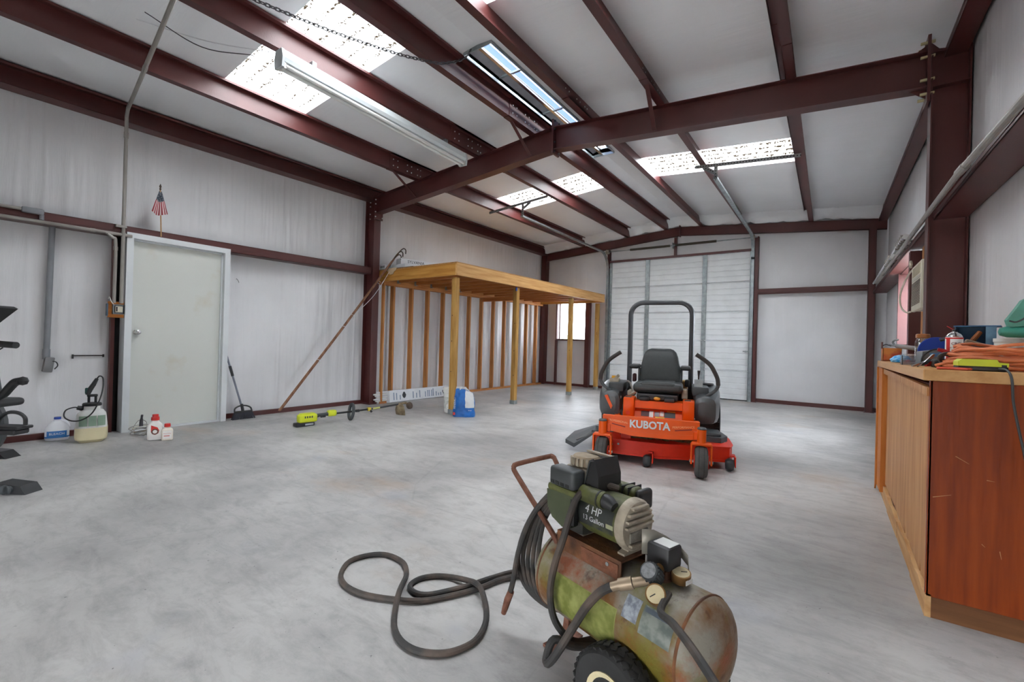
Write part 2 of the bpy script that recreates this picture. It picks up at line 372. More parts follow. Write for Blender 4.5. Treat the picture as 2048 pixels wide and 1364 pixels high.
# right wall
g = G(); wall_grid(g, lambda u, v, d: (W+.01-d, u, v), YF, YB, 0, 3.72, 500, 20, 9, .008, holes=((1.3, 3.03, 1.2, 2.13),))
for a in ((YF, 1.3, -.05, 3.8), (3.03, YB, -.05, 3.8), (1.3, 3.03, -.05, 1.2), (1.3, 3.03, 2.13, 3.8)): g.box(W+.05, W+.12, a[0], a[1], a[2], a[3])
struct('wall_right', g, INSV, 'white faced insulation side wall with woven scrim', True)
# front wall behind the camera, low opening added to light the ceiling
g = G()
for a in ((-.1, 3.4, -.05, 4.0), (7.0, W+.1, -.05, 4.0), (3.4, 7.0, .62, 4.0)): g.box(a[0], a[1], YF-.12, YF, a[2], a[3])
struct('wall_front', g, INSV, 'insulated front wall with an added low light opening')
# ceiling
HOLES = [(1.30, 3.36, -2.77, -1.91), (1.30, 3.36, 1.83, 2.70), (4.06, 6.07, -2.77, -1.91), (4.06, 6.07, 1.83, 2.70), (3.47, 3.80, -1.51, 1.41)]
xs = [-.1, 1.30, 3.36, 3.47, XM, 3.80, 4.06, 6.07, W+.1]; ys = [YF-.1, -2.77, -1.91, -1.51, 1.41, 1.83, 2.70, YB+.1]
g = G()
for i in range(len(xs)-1):
    for j in range(len(ys)-1):
        cx, cyy = (xs[i]+xs[i+1])/2, (ys[j]+ys[j+1])/2
        if any(h[0] < cx < h[1] and h[2] < cyy < h[3] for h in HOLES): continue
        c = [(xs[i], ys[j]), (xs[i+1], ys[j]), (xs[i+1], ys[j+1]), (xs[i], ys[j+1])]
        g.add([(x, y, zr(x, y)) for x, y in c]+[(x, y, zr(x, y)+.06) for x, y in c], [(0, 3, 2, 1), (4, 5, 6, 7), (0, 1, 5, 4), (1, 2, 6, 5), (2, 3, 7, 6), (3, 0, 4, 7)])
struct('ceiling', g, INSH, 'white faced roof insulation sagging between the purlins')

# skylights: ribbed translucent sheets
def skylight_panel(x0, x1, y0, y1, label):
    g = G(); n = 30; prof = []
    y = y0-.02; per = (y1-y0+.04)/6
    for k in range(6):
        prof += [(y, 0), (y+per*.55, 0), (y+per*.68, .022), (y+per*.87, .022)]; y += per
    prof.append((y1+.02, 0))
    top = []; 
    for x in (x0-.03, (x0+x1)/2, x1+.03):
        top.append([(x, yy, zr(x, yy)+.066+dz) for yy, dz in prof])
    k = len(prof); b = len(g.v)
    for row in top: g.v += row
    for i in range(2):
        for j in range(k-1): g.f.append((b+i*k+j, b+(i+1)*k+j, b+(i+1)*k+j+1, b+i*k+j+1))
    return tag(obj('skylight_panel', g, SKYL), label, 'skylight', 'translucent roof skylights')
skylight_panel(1.30, 3.36, -2.77, -1.91, 'speckled translucent skylight panel above the long fluorescent fixture')
skylight_panel(1.30, 3.36, 1.83, 2.70, 'translucent skylight panel over the timber loft and left door track hanger')
skylight_panel(4.06, 6.07, 1.83, 2.70, 'translucent skylight panel over the perforated hanger of the right door track')
skylight_panel(4.06, 6.07, -2.77, -1.91, 'added unseen translucent skylight panel overhead near the workbench, above the frame')  # unseen panel, assumed by symmetry and added for more light

# ridge vent
rv = thing('ridge_vent', 'galvanised open ridge vent with bright slot at roof peak', 'roof vent', (0, 0, 0))
z0 = 3.93
g = G()
for (x0, x1) in ((3.462, 3.47), (3.80, 3.808)): g.add([(x0, -1.51, zr(x0, -1.51)-.03), (x1, -1.51, zr(x0, -1.51)-.03), (x1, 1.41, zr(x0, 1.41)-.03), (x0, 1.41, zr(x0, 1.41)-.03), (x0, -1.51, 4.01), (x1, -1.51, 4.01), (x1, 1.41, 4.045), (x0, 1.41, 4.045)], [(0, 3, 2, 1), (4, 5, 6, 7), (0, 1, 5, 4), (1, 2, 6, 5), (2, 3, 7, 6), (3, 0, 4, 7)])
for y0 in (-1.518, 1.41): g.box(3.462, 3.808, y0, y0+.008, zr(3.47, y0)-.03, 4.05)
obj('throat', g, GALV, rv)
VC = bpy.data.materials.new('skylit_blue_vent_sheet'); VC.use_nodes = True
_n, _l = VC.node_tree.nodes, VC.node_tree.links; _n.remove(_n['Principled BSDF'])
_t = _n.new('ShaderNodeBsdfTranslucent'); _t.inputs[0].default_value = (.105, .13, .18, 1); _d = _n.new('ShaderNodeBsdfDiffuse'); _d.inputs[0].default_value = (.045, .058, .09, 1); _a = _n.new('ShaderNodeAddShader')  # blue tint puts sky light on galvanised metal into the sheet colour
_l.new(_t.outputs[0], _a.inputs[0]); _l.new(_d.outputs[0], _a.inputs[1]); _l.new(_a.outputs[0], _n['Material Output'].inputs[0])
for x0, z0, x1, z1 in ((3.22, 4.15, 3.475, 4.20), (3.490, 4.20, 4.0, 4.22)):  # gap between the caps stands in for the bar's bright reflection
    g = G().add([(x0, -1.6, z0), (x1, -1.6, z1), (x1, -1.6, z1+.006), (x0, -1.6, z0+.006), (x0, 1.5, z0+.03), (x1, 1.5, z1+.03), (x1, 1.5, z1+.036), (x0, 1.5, z0+.036)], [(0, 1, 2, 3), (7, 6, 5, 4), (0, 4, 5, 1), (1, 5, 6, 2), (2, 6, 7, 3), (3, 7, 4, 0)])
    obj('vent_cap', g, VC, rv)
g = G().add([(3.475, -1.5, 3.945), (3.60, -1.5, 3.985), (3.60, 1.4, 4.015), (3.475, 1.4, 3.975), (3.475, -1.5, 3.952), (3.60, -1.5, 3.992), (3.60, 1.4, 4.022), (3.475, 1.4, 3.982)], [(0, 3, 2, 1), (4, 5, 6, 7), (0, 1, 5, 4), (1, 2, 6, 5), (2, 3, 7, 6), (3, 0, 4, 7)])
obj('damper_blade', g, mat('dull_damper', srgb(140, 140, 146), .5, .3), rv)
g = G(); g.box(3.60, 3.635, -1.5, 1.45, 3.93, 3.95); obj('damper_bar', g, CHROME, rv)
for y0 in (-.95, -.05, .75): obj('crossbar', G().box(3.47, 3.80, y0, y0+.025, 3.945, 3.965), GALV, rv)
obj('warning_sticker', G().box(3.49, 3.492, -1.46, -1.38, 3.96, 3.985), RED, rv)
# pull chain to the vent
CH = spline([Vector(p) for p in ((3.57, -1.53, 3.90), (3.55, -1.60, 3.78), (3.47, -1.80, 3.655), (3.40, -1.98, 3.615), (3.30, -2.22, 3.585), (3.10, -2.68, 3.575), (2.89, -3.19, 3.595), (2.70, -3.62, 3.64), (2.60, -3.85, 3.69))], 12)
g = G(); acc = [CH[0]]
for p in CH[1:]:
    while (p-acc[-1]).length >= .034: acc.append(acc[-1]+(p-acc[-1]).normalized()*.034)
for i in range(len(acc)-1):
    d = (acc[i+1]-acc[i]).normalized(); s_ = Vector((0, 0, 1)) if i % 2 else d.cross(Vector((0, 0, 1))).normalized(); c = (acc[i]+acc[i+1])/2; L = .024; wv = .011
    g.tube([c-d*L, c-d*L*.55+s_*wv, c+d*L*.55+s_*wv, c+d*L, c+d*L*.55-s_*wv, c-d*L*.55-s_*wv], .0048, 4, closed=True)
tag(obj('pull_chain', g, DKSTEEL), 'long sagging metal pull chain hanging from the ridge vent', 'chain')

# ---------------------------------------------------------------- steel frame
def ybar(g, x0, x1, z0, z1, y0, y1, za=None):
    g.add([(x0, y0, z0+TL*y0), (x1, y0, z0+TL*y0), (x1, y1, z0+TL*y1), (x0, y1, z0+TL*y1), (x0, y0, z1+TL*y0), (x1, y0, z1+TL*y0), (x1, y1, z1+TL*y1), (x0, y1, z1+TL*y1)],
          [(0, 3, 2, 1), (4, 5, 6, 7), (0, 1, 5, 4), (1, 2, 6, 5), (2, 3, 7, 6), (3, 0, 4, 7)])
def zsec(g, xw, zb, h, d, y0, y1, o=0):
    t = .005                                             # d=+1: top flange towards +x
    ybar(g, xw-t/2+o*d, xw+t/2+o*d, zb, zb+h, y0, y1)
    a, b = sorted((xw+o*d, xw+d*.075)); ybar(g, a, b, zb+h-t-o, zb+h-o, y0, y1)
    a, b = sorted((xw+d*.072, xw+d*.077)); ybar(g, a, b, zb+h-.022, zb+h, y0, y1)
    a, b = sorted((xw-o*d, xw-d*.072)); ybar(g, a, b, zb-o, zb+t-o, y0, y1)
    a, b = sorted((xw-d*.070, xw-d*.075)); ybar(g, a, b, zb-o, zb+.022, y0, y1)
PUR = [(1.275, 1, 'roof purlin left of the long fluorescent fixture, second steel member from the left eave'),
       (2.46, 1, 'roof purlin carrying the long white fluorescent fixture'),
       (3.37, 1, 'roof purlin on the left edge of the ridge vent, tinted blue by its light'),
       (4.07, -1, 'roof purlin along the right edge of the ridge vent'),
       (4.91, -1, 'roof purlin with a diagonal brace down to the right half of the rafter'),
       (6.07, -1, 'roof purlin nearest the right eave, seen from straight below')]
for xw, d, lab in PUR:
    zb = zr(xw)-.2-.004
    p = thing('roof_purlin', lab, 'purlin', (0, 0, 0), 0, 'red oxide roof purlins')
    g = G(); zsec(g, xw, zb, .2, d, YF, YB-.12); obj('z_beam', g, STEEL, p)
    g = G(); zsec(g, xw, zb, .2, d, -.62, .62, .006); obj('lap_splice', g, STEEL, p)
    g = G(); side = 1
    for y in (-.56, -.48, -.30, -.22, -.10, -.04, .30, .38, .50):
        for dz in (.05, .14):
            x = xw+.0045+(.006 if d > 0 else -.002); g.cyl((x, y, zb+dz+TL*y), (x+.006, y, zb+dz+TL*y), .0085, None, 6)
    tag(obj('bolt', g, LETTER, p), kind='stuff')
# eave struts
def eave(name, x_in, x_w, label):
    g = G(); a, b = sorted((x_in, x_w)); t = .006; zt = zr(a if a < 1 else b)-.012
    ybar(g, a, b, 3.405, 3.405+t, YF, YB-.05)
    ww = (x_w, x_w+t) if x_w < 1 else (x_w-t, x_w); ybar(g, ww[0], ww[1], 3.405, zt, YF, YB-.05)
    c, dd = (x_w, x_in-.05) if x_w < 1 else (x_in+.05, x_w); ybar(g, c, dd, zt-.006, zt, YF, YB-.05)
    l = (x_in-t, x_in) if x_w < 1 else (x_in, x_in+t); ybar(g, l[0], l[1], 3.405, 3.43, YF, YB-.05)
    lp = (x_in-.055, x_in-.05) if x_w < 1 else (x_in+.05, x_in+.055); ybar(g, lp[0], lp[1], zt-.03, zt, YF, YB-.05)
    return tag(obj(name, g, STEEL), label, 'eave strut')
eave('eave_strut', .20, .02, 'dark red eave strut along the top of the left wall')
eave('eave_strut', 7.12, 7.25, 'dark red eave strut along the top of the right wall')

def ibeam_col(g, x0, x1, yc, z1, wf=.13, t=.009):
    g.box(x0, x0+t, yc-wf/2, yc+wf/2, 0, z1); g.box(x1-t, x1, yc-wf/2, yc+wf/2, 0, z1); g.box(x0, x1, yc-.004, yc+.004, 0, z1)
def raf(g, xa, xb, y0, y1, zlo, zhi):
    # sloped bar between xa and xb (one side of the ridge); zlo/zhi offsets from rafter top
    g.add([(x, y, zrf(x, 0)+o) for o in (zlo, zhi) for x, y in ((xa, y0), (xb, y0), (xb, y1), (xa, y1))],
          [(0, 3, 2, 1), (4, 5, 6, 7), (0, 1, 5, 4), (1, 2, 6, 5), (2, 3, 7, 6), (3, 0, 4, 7)])
# main frame: two columns + rafter
c1 = thing('steel_column', 'dark red steel column beside the timber loft on the left wall', 'column')
g = G(); ibeam_col(g, .0, .235, 0, 3.46); obj('shaft', g, STEEL, c1)
obj('base_plate', G().box(-.0, .27, -.09, .09, 0, .012), STEEL, c1)
obj('end_plate', G().box(.24, .262, -.085, .085, 3.08, 3.44), STEEL, c1)
g = G(); [g.cyl((x, -.05-.012*0, z), (x, -.05, z), .011, None, 6) for x, z in ()]
for z in (3.12, 3.20, 3.33, 3.40):
    for y in (-.07, .07): g.cyl((.262, y, z), (.275, y, z), .011, None, 6)
    g.cyl((.05, -.004, z), (.05, -.016, z), .011, None, 6)
tag(obj('bolt', g, LETTER, c1), kind='stuff')
c2 = thing('steel_column', 'dark red steel column behind the cluttered workbench on the right', 'column')
g = G(); ibeam_col(g, 7.04, W-.005, 0, 3.44); g.box(7.05, W-.01, -.062, .062, 3.17, 3.18); obj('shaft', g, STEEL, c2)
obj('end_plate', G().box(7.015, 7.035, -.08, .08, 3.06, 3.58), STEEL, c2)
obj('base_plate', G().box(7.02, W-.005, -.08, .08, 0, .012), STEEL, c2)
g = G()
for z in (3.13, 3.24, 3.42, 3.53):
    for y in (-.055, .055): g.cyl((6.975, y, z), (7.06, y, z), .012, None, 6)
tag(obj('bolt', g, mat('zinc_bolt', srgb(190, 180, 140), .4, .6), c2), kind='stuff')
g = G(); g.prism([(7.035, 3.49), (7.035, 3.56), (7.10, 3.475)], -.004, .004, 'y'); g.prism([(7.035, 3.44), (7.17, 3.43), (7.17, 3.44), (7.035, 3.47)], -.06, .06, 'y'); obj('stiffener', g, STEEL, c2)
mr = thing('steel_rafter', 'dark red main roof rafter spanning the room to the ridge', 'rafter')
DEP = .28
for xa, xb, nm in ((.262, XM-.012, 'left'), (XM+.012, 7.015, 'right')):
    g = G(); raf(g, xa, xb, -.065, .065, -.009, 0); raf(g, xa, xb, -.065, .065, -DEP, -DEP+.009); raf(g, xa, xb, -.004, .004, -DEP, 0)
    obj('rafter_half', g, STEEL, mr)
obj('ridge_splice', G().box(XM-.012, XM+.012, -.08, .08, zrf(XM)-DEP-.05, zrf(XM)+.085), STEEL, mr)
g = G()
for z in (-.33, -.22, -.06, .04):
    for y in (-.05, .05): g.cyl((XM-.02, y, zrf(XM)+z+.03), (XM+.03, y, zrf(XM)+z+.03), .012, None, 6)
tag(obj('bolt', g, DKSTEEL, mr), kind='stuff')
obj('gusset', G().prism([(7.015, zrf(7)-.0), (7.015, zrf(7)+.07), (6.92, zrf(6.92))], -.004, .004, 'y'), STEEL, mr)
obj('gusset', G().prism([(7.015, zrf(7)-DEP), (7.015, zrf(7)-DEP-.07), (6.92, zrf(6.92)-DEP)], -.004, .004, 'y'), STEEL, mr)
def brace(a, b, label):
    a, b = Vector(a), Vector(b); d = (b-a).normalized(); s = d.cross(Vector((0, 0, 1))).normalized(); n = s.cross(d); g = G(); e = .04
    for p, q in ((s, n),):
        for u, v in ((p*e, q*.004), (p*.004, q*e)):
            vs = [c+k for c in (a, b) for k in (Vector((0, 0, 0)), u, u+v, v)]
            g.add(vs, [(0, 1, 2, 3), (7, 6, 5, 4), (0, 4, 5, 1), (1, 5, 6, 2), (2, 6, 7, 3), (3, 7, 4, 0)])
    return tag(obj('flange_brace', g, STEEL), label, 'brace', 'diagonal flange braces')
def rb(x): return zrf(x)-DEP+.02
brace((1.22, -.55, zr(1.22)-.2), (1.20, -.065, rb(1.2)), 'thin diagonal steel brace under the rafter near the left column')
brace((3.31, -.55, zr(3.31)-.2), (3.29, -.065, rb(3.3)), 'thin diagonal steel brace left of the ridge splice')
brace((4.93, -.55, zr(4.93)-.2), (4.86, -.065, rb(4.86)), 'diagonal steel brace on the right half of the rafter')
brace((2.44, .5, zr(2.44)-.2), (2.40, .065, rb(2.4)), 'short diagonal brace behind the rafter near the fluorescent fixture')

# end frame at back wall
er = thing('end_rafter', 'dark red rafter along the top of the back wall', 'rafter')
for xa, xb in ((.16, XM-.01), (XM+.01, W-.02)):
    g = G()
    for y0, y1, zl, zh in ((5.64, 5.65, -.195, 0), (5.64, 5.71, -.195, -.188), (5.64, 5.71, -.007, 0)):
        g.add([(x, y, zrf(x, 5.7)+o) for o in (zl, zh) for x, y in ((xa, y0), (xb, y0), (xb, y1), (xa, y1))], [(0, 3, 2, 1), (4, 5, 6, 7), (0, 1, 5, 4), (1, 2, 6, 5), (2, 3, 7, 6), (3, 0, 4, 7)])
    obj('rafter_half', g, STEEL, er)
obj('ridge_plate', G().box(XM-.012, XM+.012, 5.60, 5.70, zrf(XM, 5.7)-.22, zrf(XM, 5.7)+.03), STEEL, er)
def post(x0, x1, y0, y1, z1, label, name='end_wall_column', cat='column'):
    g = G(); t = .007; g.box(x0, x1, y0, y0+t, 0, z1); g.box(x0, x0+t, y0, y1, 0, z1); g.box(x1-t, x1, y0, y1, 0, z1); g.box(x0-.02, x1+.02, y0-.01, y1, 0, .01)
    return tag(obj(name, g, STEEL), label, cat)
post(.02, .16, 5.58, 5.75, 3.52, 'dark red corner column behind the loft where left and back walls meet')
post(6.995, 7.105, 5.60, 5.76, 3.36, 'dark red wall column by the right corner of the back wall')
post(1.895, 1.955, 5.66, 5.76, 3.45, 'dark red door jamb post left of the overhead door', 'door_jamb_post', 'door jamb')
post(5.15, 5.225, 5.64, 5.76, 3.42, 'dark red door jamb post right of the overhead door', 'door_jamb_post', 'door jamb')
tag(obj('door_header', G().box(1.955, 5.15, 5.68, 5.76, 3.14, 3.19), STEEL), 'dark red header beam above the overhead door', 'beam')
def girt(name, pts, label):
    g = G()
    for b in pts: g.box(*b)
    return tag(obj(name, g, STEEL), label, 'girt')
def ygirt(xi, xw, y0, y1, zb, h, label, tl=TL):
    g = G(); t = .006
    def bar(x0, x1, za, zc):
        x0, x1 = sorted((x0, x1))
        g.add([(x, y, z+tl*y) for z in (za, zc) for x, y in ((x0, y0), (x1, y0), (x1, y1), (x0, y1))], [(0, 3, 2, 1), (4, 5, 6, 7), (0, 1, 5, 4), (1, 2, 6, 5), (2, 3, 7, 6), (3, 0, 4, 7)])
    s = 1 if xw > xi else -1
    bar(xi, xw, zb, zb+t); bar(xi, xi+s*t, zb, zb+h); bar(xw, xw-s*t, zb, zb+h); bar(xi, xi+s*.025, zb+h-t, zb+h)
    bar(xi-s*.004, xi, zb+h*.38, zb+h*.62)
    return tag(obj('wall_girt', g, STEEL), label, 'girt')
ygirt(.20, .02, YF, -.07, 2.172, .11, 'dark red horizontal girt above the white walk door on left wall')
ygirt(7.07, 7.26, YF, -.07, 2.128, .055, 'dark red horizontal girt on the right wall in front of the column', .012)
ygirt(7.07, 7.26, .075, YB-.2, 2.125, .055, 'dark red horizontal girt on the right wall carrying old lamp fixtures beyond the column', .006)
g = G(); g.box(5.225, 6.995, 5.66, 5.76, 2.23, 2.236); g.box(5.225, 6.995, 5.66, 5.666, 2.225, 2.335); g.box(5.225, 6.995, 5.64, 5.66, 2.26, 2.30)
tag(obj('wall_girt', g, STEEL), 'dark red horizontal girt on back wall right of the overhead door', 'girt')
# base trims
def trim(n, g, lab): return struct('trim_%d' % n, g, STEEL, lab)
trim(1, G().box(.02, .06, YF, -3.31, 0, .06).box(.02, .06, -2.2, -.1, 0, .06), 'dark red base angle along the left wall')
trim(2, G().box(.16, 1.895, 5.72, 5.765, 0, .06), 'dark red base angle under the back window')
trim(3, G().box(5.225, 6.995, 5.72, 5.765, 0, .075).box(7.105, 7.25, 5.72, 5.765, 0, .075), 'dark red base angle on back wall right of overhead door')
trim(4, G().box(7.21, 7.25, .08, 5.7, 0, .06), 'dark red base angle along the right wall')
# wrinkled insulation flap over the back rafter
g = G(); nx = 120
for i in range(nx+1):
    x = .1+(W-.2)*i/nx
    for j, (y, zz) in enumerate(((5.46, 0), (5.50, -.03), (5.57, -.07), (5.64, -.125), (5.67, -.18))):
        a = .05*noise.noise(Vector((x*4.5, j*1.3, 2)))+.035*noise.noise(Vector((x*11+j*.8, j*.9, 7)))
        g.v.append((x, y+a*.7, zr(x, 5.6)+zz*1.0+a*(1 if j else .2)))
for i in range(nx):
    for j in range(4): g.f.append((i*5+j, (i+1)*5+j, (i+1)*5+j+1, i*5+j+1))
tag(obj('insulation_flap', g, INSH, None, True, angle=80), 'wrinkled folded edge of roof insulation above the back rafter', 'insulation')

# ---------------------------------------------------------------- windows
wn = empty_struct('window_1', 'bright window in the back wall under the timber loft')
g = G()
for b in ((.47, .50, 5.66, 5.80, 1.20, 2.20), (.50, 1.335, 5.66, 5.80, 1.185, 1.225), (.50, 1.335, 5.66, 5.80, 2.17, 2.20)): g.box(*b)
obj('window_frame', g, STEEL, wn)
obj('pane', G().box(.50, 1.335, 5.775, 5.781, 1.225, 2.17), PANE, wn)
obj('mullion', G().box(.535, .56, 5.73, 5.77, 1.225, 2.17), STEEL, wn)
tag(obj('window_jamb_post', G().box(1.335, 1.45, 5.64, 5.76, 0, 2.2), STEEL), 'dark red upright post right of the back window', 'jamb post')
tag(obj('window_jamb_post', G().box(.44, .48, 5.68, 5.76, 0, 1.2), STEEL), 'thin dark red upright below the left edge of the back window', 'jamb post')
wn2 = empty_struct('window_2', 'narrow visible strip of window on the right wall beyond the air conditioner')
g = G(); g.box(7.17, 7.30, 3.03, 3.10, 1.17, 2.15); g.box(7.19, 7.30, 1.3, 3.03, 1.15, 1.2); g.box(7.19, 7.30, 1.3, 3.03, 2.13, 2.16); g.box(7.08, 7.27, 1.2, 1.3, 0.0, 2.12); obj('window_frame', g, STEEL, wn2)
obj('pane', G().box(7.285, 7.29, 1.3, 3.03, 1.2, 2.13), PANE, wn2)
# distant treeline outside
g = G()
for k in range(40):
    x = -38+k*1.5; h = 1.2+random.random()*1.4
    g.lathe([(.1, 0), (1.1, .3), (1.3, h*.6), (.7, h*.95), (.1, h)], 8, Matrix.Translation((x, 46+random.random()*4, -.1)))
tag(obj('distant_treeline', g, mat('hazy_foliage', srgb(92, 104, 88), .9, 0, .3, 1)), 'hazy low treeline far outside the back window', 'trees', kind='stuff')

# ---------------------------------------------------------------- walk door
d1 = empty_struct('door_1', 'white flush steel walk door in a white frame')
y0, y1, zt, xf = -3.24, -2.215, 2.18, .216
obj('door_leaf', G().rbox(.095, .135, y0+.06, y1-.06, .018, zt-.058, .003, 1), PAINT, d1)
g = G(); fwd = .06
g.box(.02, xf, y0, y0+fwd, 0, zt); g.box(.02, xf, y1-fwd, y1, 0, zt); g.box(.02, xf, y0+fwd, y1-fwd, zt-fwd, zt)
g.box(.135, .155, y0+fwd, y0+fwd+.016, 0, zt-fwd); g.box(.135, .155, y1-fwd-.016, y1-fwd, 0, zt-fwd); g.box(.135, .155, y0+fwd, y1-fwd, zt-fwd-.016, zt-fwd)
obj('door_frame', g, FRAMEP, d1)
obj('threshold', G().box(.07, .19, y0+.06, y1-.06, 0, .018), FRAMEP, d1)
k = obj('door_knob', G().lathe([(.001, .155-.02), (.028, .0), (.030, .006), (.012, .012), (.011, .03), (.024, .036), (.030, .050), (.027, .064), (.012, .07), (.001, .071)][1:], 20, Matrix.Translation((.135, y0+.125, 1.095)) @ Matrix.Rotation(PI/2, 4, 'Y')), CHROME, d1, True)
dp = thing('door_post', 'dark red upright post with black strip for the shaded gap left of the walk door', 'post', (0, 0, 0))
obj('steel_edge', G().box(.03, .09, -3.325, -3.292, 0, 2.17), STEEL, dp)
obj('shaded_gap_strip', G().box(.02, .05, -3.292, -3.242, 0, 2.17), mat('black_gap_shade', srgb(20, 20, 22), .9), dp)  # black strip stands in for the shade inside the open channel post

# ---------------------------------------------------------------- overhead door
d2 = empty_struct('door_2', 'white ribbed sectional overhead door with galvanised stiles')
DW = mat('white_ribbed_door', srgb(214, 217, 219), .45, 0, .05, 4, .05, 60)
XA, XB = 1.965, 5.14
sec_h = 3.14/5
def section_mesh():
    prof = []; z = 0
    ribs = [0, .12, .24, .36, .48, sec_h]
    pts = [(0, .0), (.012, .018)]
    zz = .012
    for k in range(5):
        a = .012+(sec_h-.024)*k/5; b = .012+(sec_h-.024)*(k+1)/5
        pts += [(a+.004, .0), (b-.030, .0), (b-.026, .010), (b-.008, .010), (b-.004, .0)]
    pts += [(sec_h-.004, .016), (sec_h, 0)]
    g = G(); n = len(pts)
    front = [(5.70+d, z) for z, d in pts]
    poly = [(y, z) for y, z in front]+[(5.745, sec_h), (5.745, 0)]
    g.prism(poly, XA, XB, 'x'); return g
SX = [(1.965, 2.02), (2.86, 2.955), (4.135, 4.225), (5.065, 5.14)]
s0 = None
for k in range(5):
    if s0 is None: s0 = s = obj('door_section', section_mesh(), DW, d2)
    else: s = copy_part(s0, d2, (0, 0, k*sec_h))
    for xa, xb in SX: obj('stile', G().rbox(xa, xb, 5.675, 5.70, .006, sec_h-.006, .004, 1), GALV, s)
    for xa, xb in SX:
        obj('hinge', G().box((xa+xb)/2-.022, (xa+xb)/2+.022, 5.664, 5.676, sec_h-.03, sec_h+.03) if k < 4 else G().box((xa+xb)/2-.03, (xa+xb)/2+.03, 5.66, 5.676, sec_h-.09, sec_h-.02), GALV, s)
    if k == 1: obj('lock_bar', G().box(4.97, 5.16, 5.66, 5.672, .40, .425).cyl((5.02, 5.65, .41), (5.02, 5.69, .41), .02, None, 10), GALV, s)
obj('bottom_seal', G().box(XA, XB, 5.69, 5.74, 0, .02), RUBBER, d2)
def channel(path, wv, dv, name, parent):
    # U track swept along path
    g = G(); P = [Vector(p) for p in path]
    secs = []
    for i, p in enumerate(P):
        d = (P[min(i+1, len(P)-1)]-P[max(i-1, 0)]).normalized(); s = Vector((1, 0, 0)); n = d.cross(s).normalized()
        a, b, t = wv/2, dv, .005
        secs.append([p+s*u+n*v for u, v in ((-a, 0), (a, 0), (a, b), (a-t, b), (a-t, t), (-a+t, t), (-a+t, b), (-a, b))])
    g.strip(None, secs); return obj(name, g, GALV, parent)
def track(x, label, yend, zend, hx0, hx1):
    t = thing('door_track', label, 'door track', (0, 0, 0))
    channel([(x, 5.62, 0.0), (x, 5.62, 3.0)], .055, .03, 'vertical_track', t)
    R = .38; zc = zend-R
    pts = [(x, 5.62, 2.95)]+[(x, 5.62-R+R*math.cos(a), zc+R*math.sin(a)) for a in [i*PI/2/8 for i in range(9)]]+[(x, yend, zend)]
    channel(pts, .055, .03, 'horizontal_track', t)
    obj('angle_bracket', G().box(x+(.03 if x < 3 else -.036), x+(.036 if x < 3 else -.03), 5.60, 5.70, 0, 3.0), GALV, t)
    # hanger: perforated angle between purlins plus drop
    h = G(); zz = zr(hx0, yend)-.235; ze = zr(hx1, yend)-.235; n = 34; yy = yend+.02
    hd_ = G()
    def perf(a, b):
        a, b = Vector(a), Vector(b); L = (b-a).length; k = max(3, int(L/.035)); d = (b-a)/k; upv = Vector((0, 1, 0)).cross(d).normalized()
        y4 = Vector((0, .004, 0)); sd_ = Vector((0, .036, 0)); F8 = [(0, 3, 2, 1), (4, 5, 6, 7), (0, 1, 5, 4), (1, 2, 6, 5), (2, 3, 7, 6), (3, 0, 4, 7)]
        h.add([a-upv*.024, b-upv*.024, b+upv*.024, a+upv*.024, a-upv*.024+y4, b-upv*.024+y4, b+upv*.024+y4, a+upv*.024+y4], F8)
        h.add([a-upv*.024, b-upv*.024, b-upv*.024+sd_, a-upv*.024+sd_, a-upv*.020, b-upv*.020, b-upv*.020+sd_, a-upv*.020+sd_], F8)
        for i in range(k+1):
            c = a+d*i; hd_.cyl(c-Vector((0, .0015, 0)), c+Vector((0, .001, 0)), .008, None, 8)
    perf((hx0, yy, zz), (hx1, yy, ze)); 
    zx = zz+(ze-zz)*(x-hx0)/(hx1-hx0)
    perf((x, yy+.006, zend+.0), (x, yy+.006, zx)); perf((x-.01, yy+.01, zx-.10), (x+(.16 if x < 3 else -.16), yy+.01, zx))
    hg_ = obj('hanger', h, mat('dull_zinc', srgb(150, 152, 152), .6, .1), t); tag(obj('punched_hole', hd_, SOOT, hg_), kind='stuff')
    return t
track(1.92, 'galvanised overhead door track and perforated hanger above the loft', 1.80, 3.34, 1.166, 2.435)
track(5.12, 'galvanised overhead door track and perforated hanger on the right of the door', 1.80, 3.41, 4.85, 6.10)
ts = thing('torsion_spring_shaft', 'torsion spring shaft with dark coil springs above overhead door', 'door spring')
obj('shaft', G().cyl((1.86, 5.60, 3.40), (5.20, 5.60, 3.40), .013, None, 10), GALV, ts)
for a, b in ((2.50, 3.44), (3.56, 4.42)):
    g = G(); g.cyl((a, 5.60, 3.40), (b, 5.60, 3.40), .024, None, 12)
    n = 46
    for i in range(n): x = a+(b-a)*i/n; g.cyl((x, 5.60, 3.40), (x+.011, 5.60, 3.40), .028, None, 10)
    obj('coil_spring', g, mat('oily_spring', srgb(66, 60, 48), .5, .4), ts, True)
for x in (1.93, 5.12): obj('cable_drum', G().cyl((x-.03, 5.60, 3.40), (x+.03, 5.60, 3.40), .055, None, 16).cyl((x-.034, 5.60, 3.40), (x-.026, 5.60, 3.40), .064, None, 16), ALU, ts, True)
obj('centre_bracket', G().box(3.49, 3.51, 5.56, 5.72, 3.34, 3.46), GALV, ts)
obj('centre_post', G().box(3.50, 3.56, 5.70, 5.74, 3.19, 3.60), STEEL, ts)

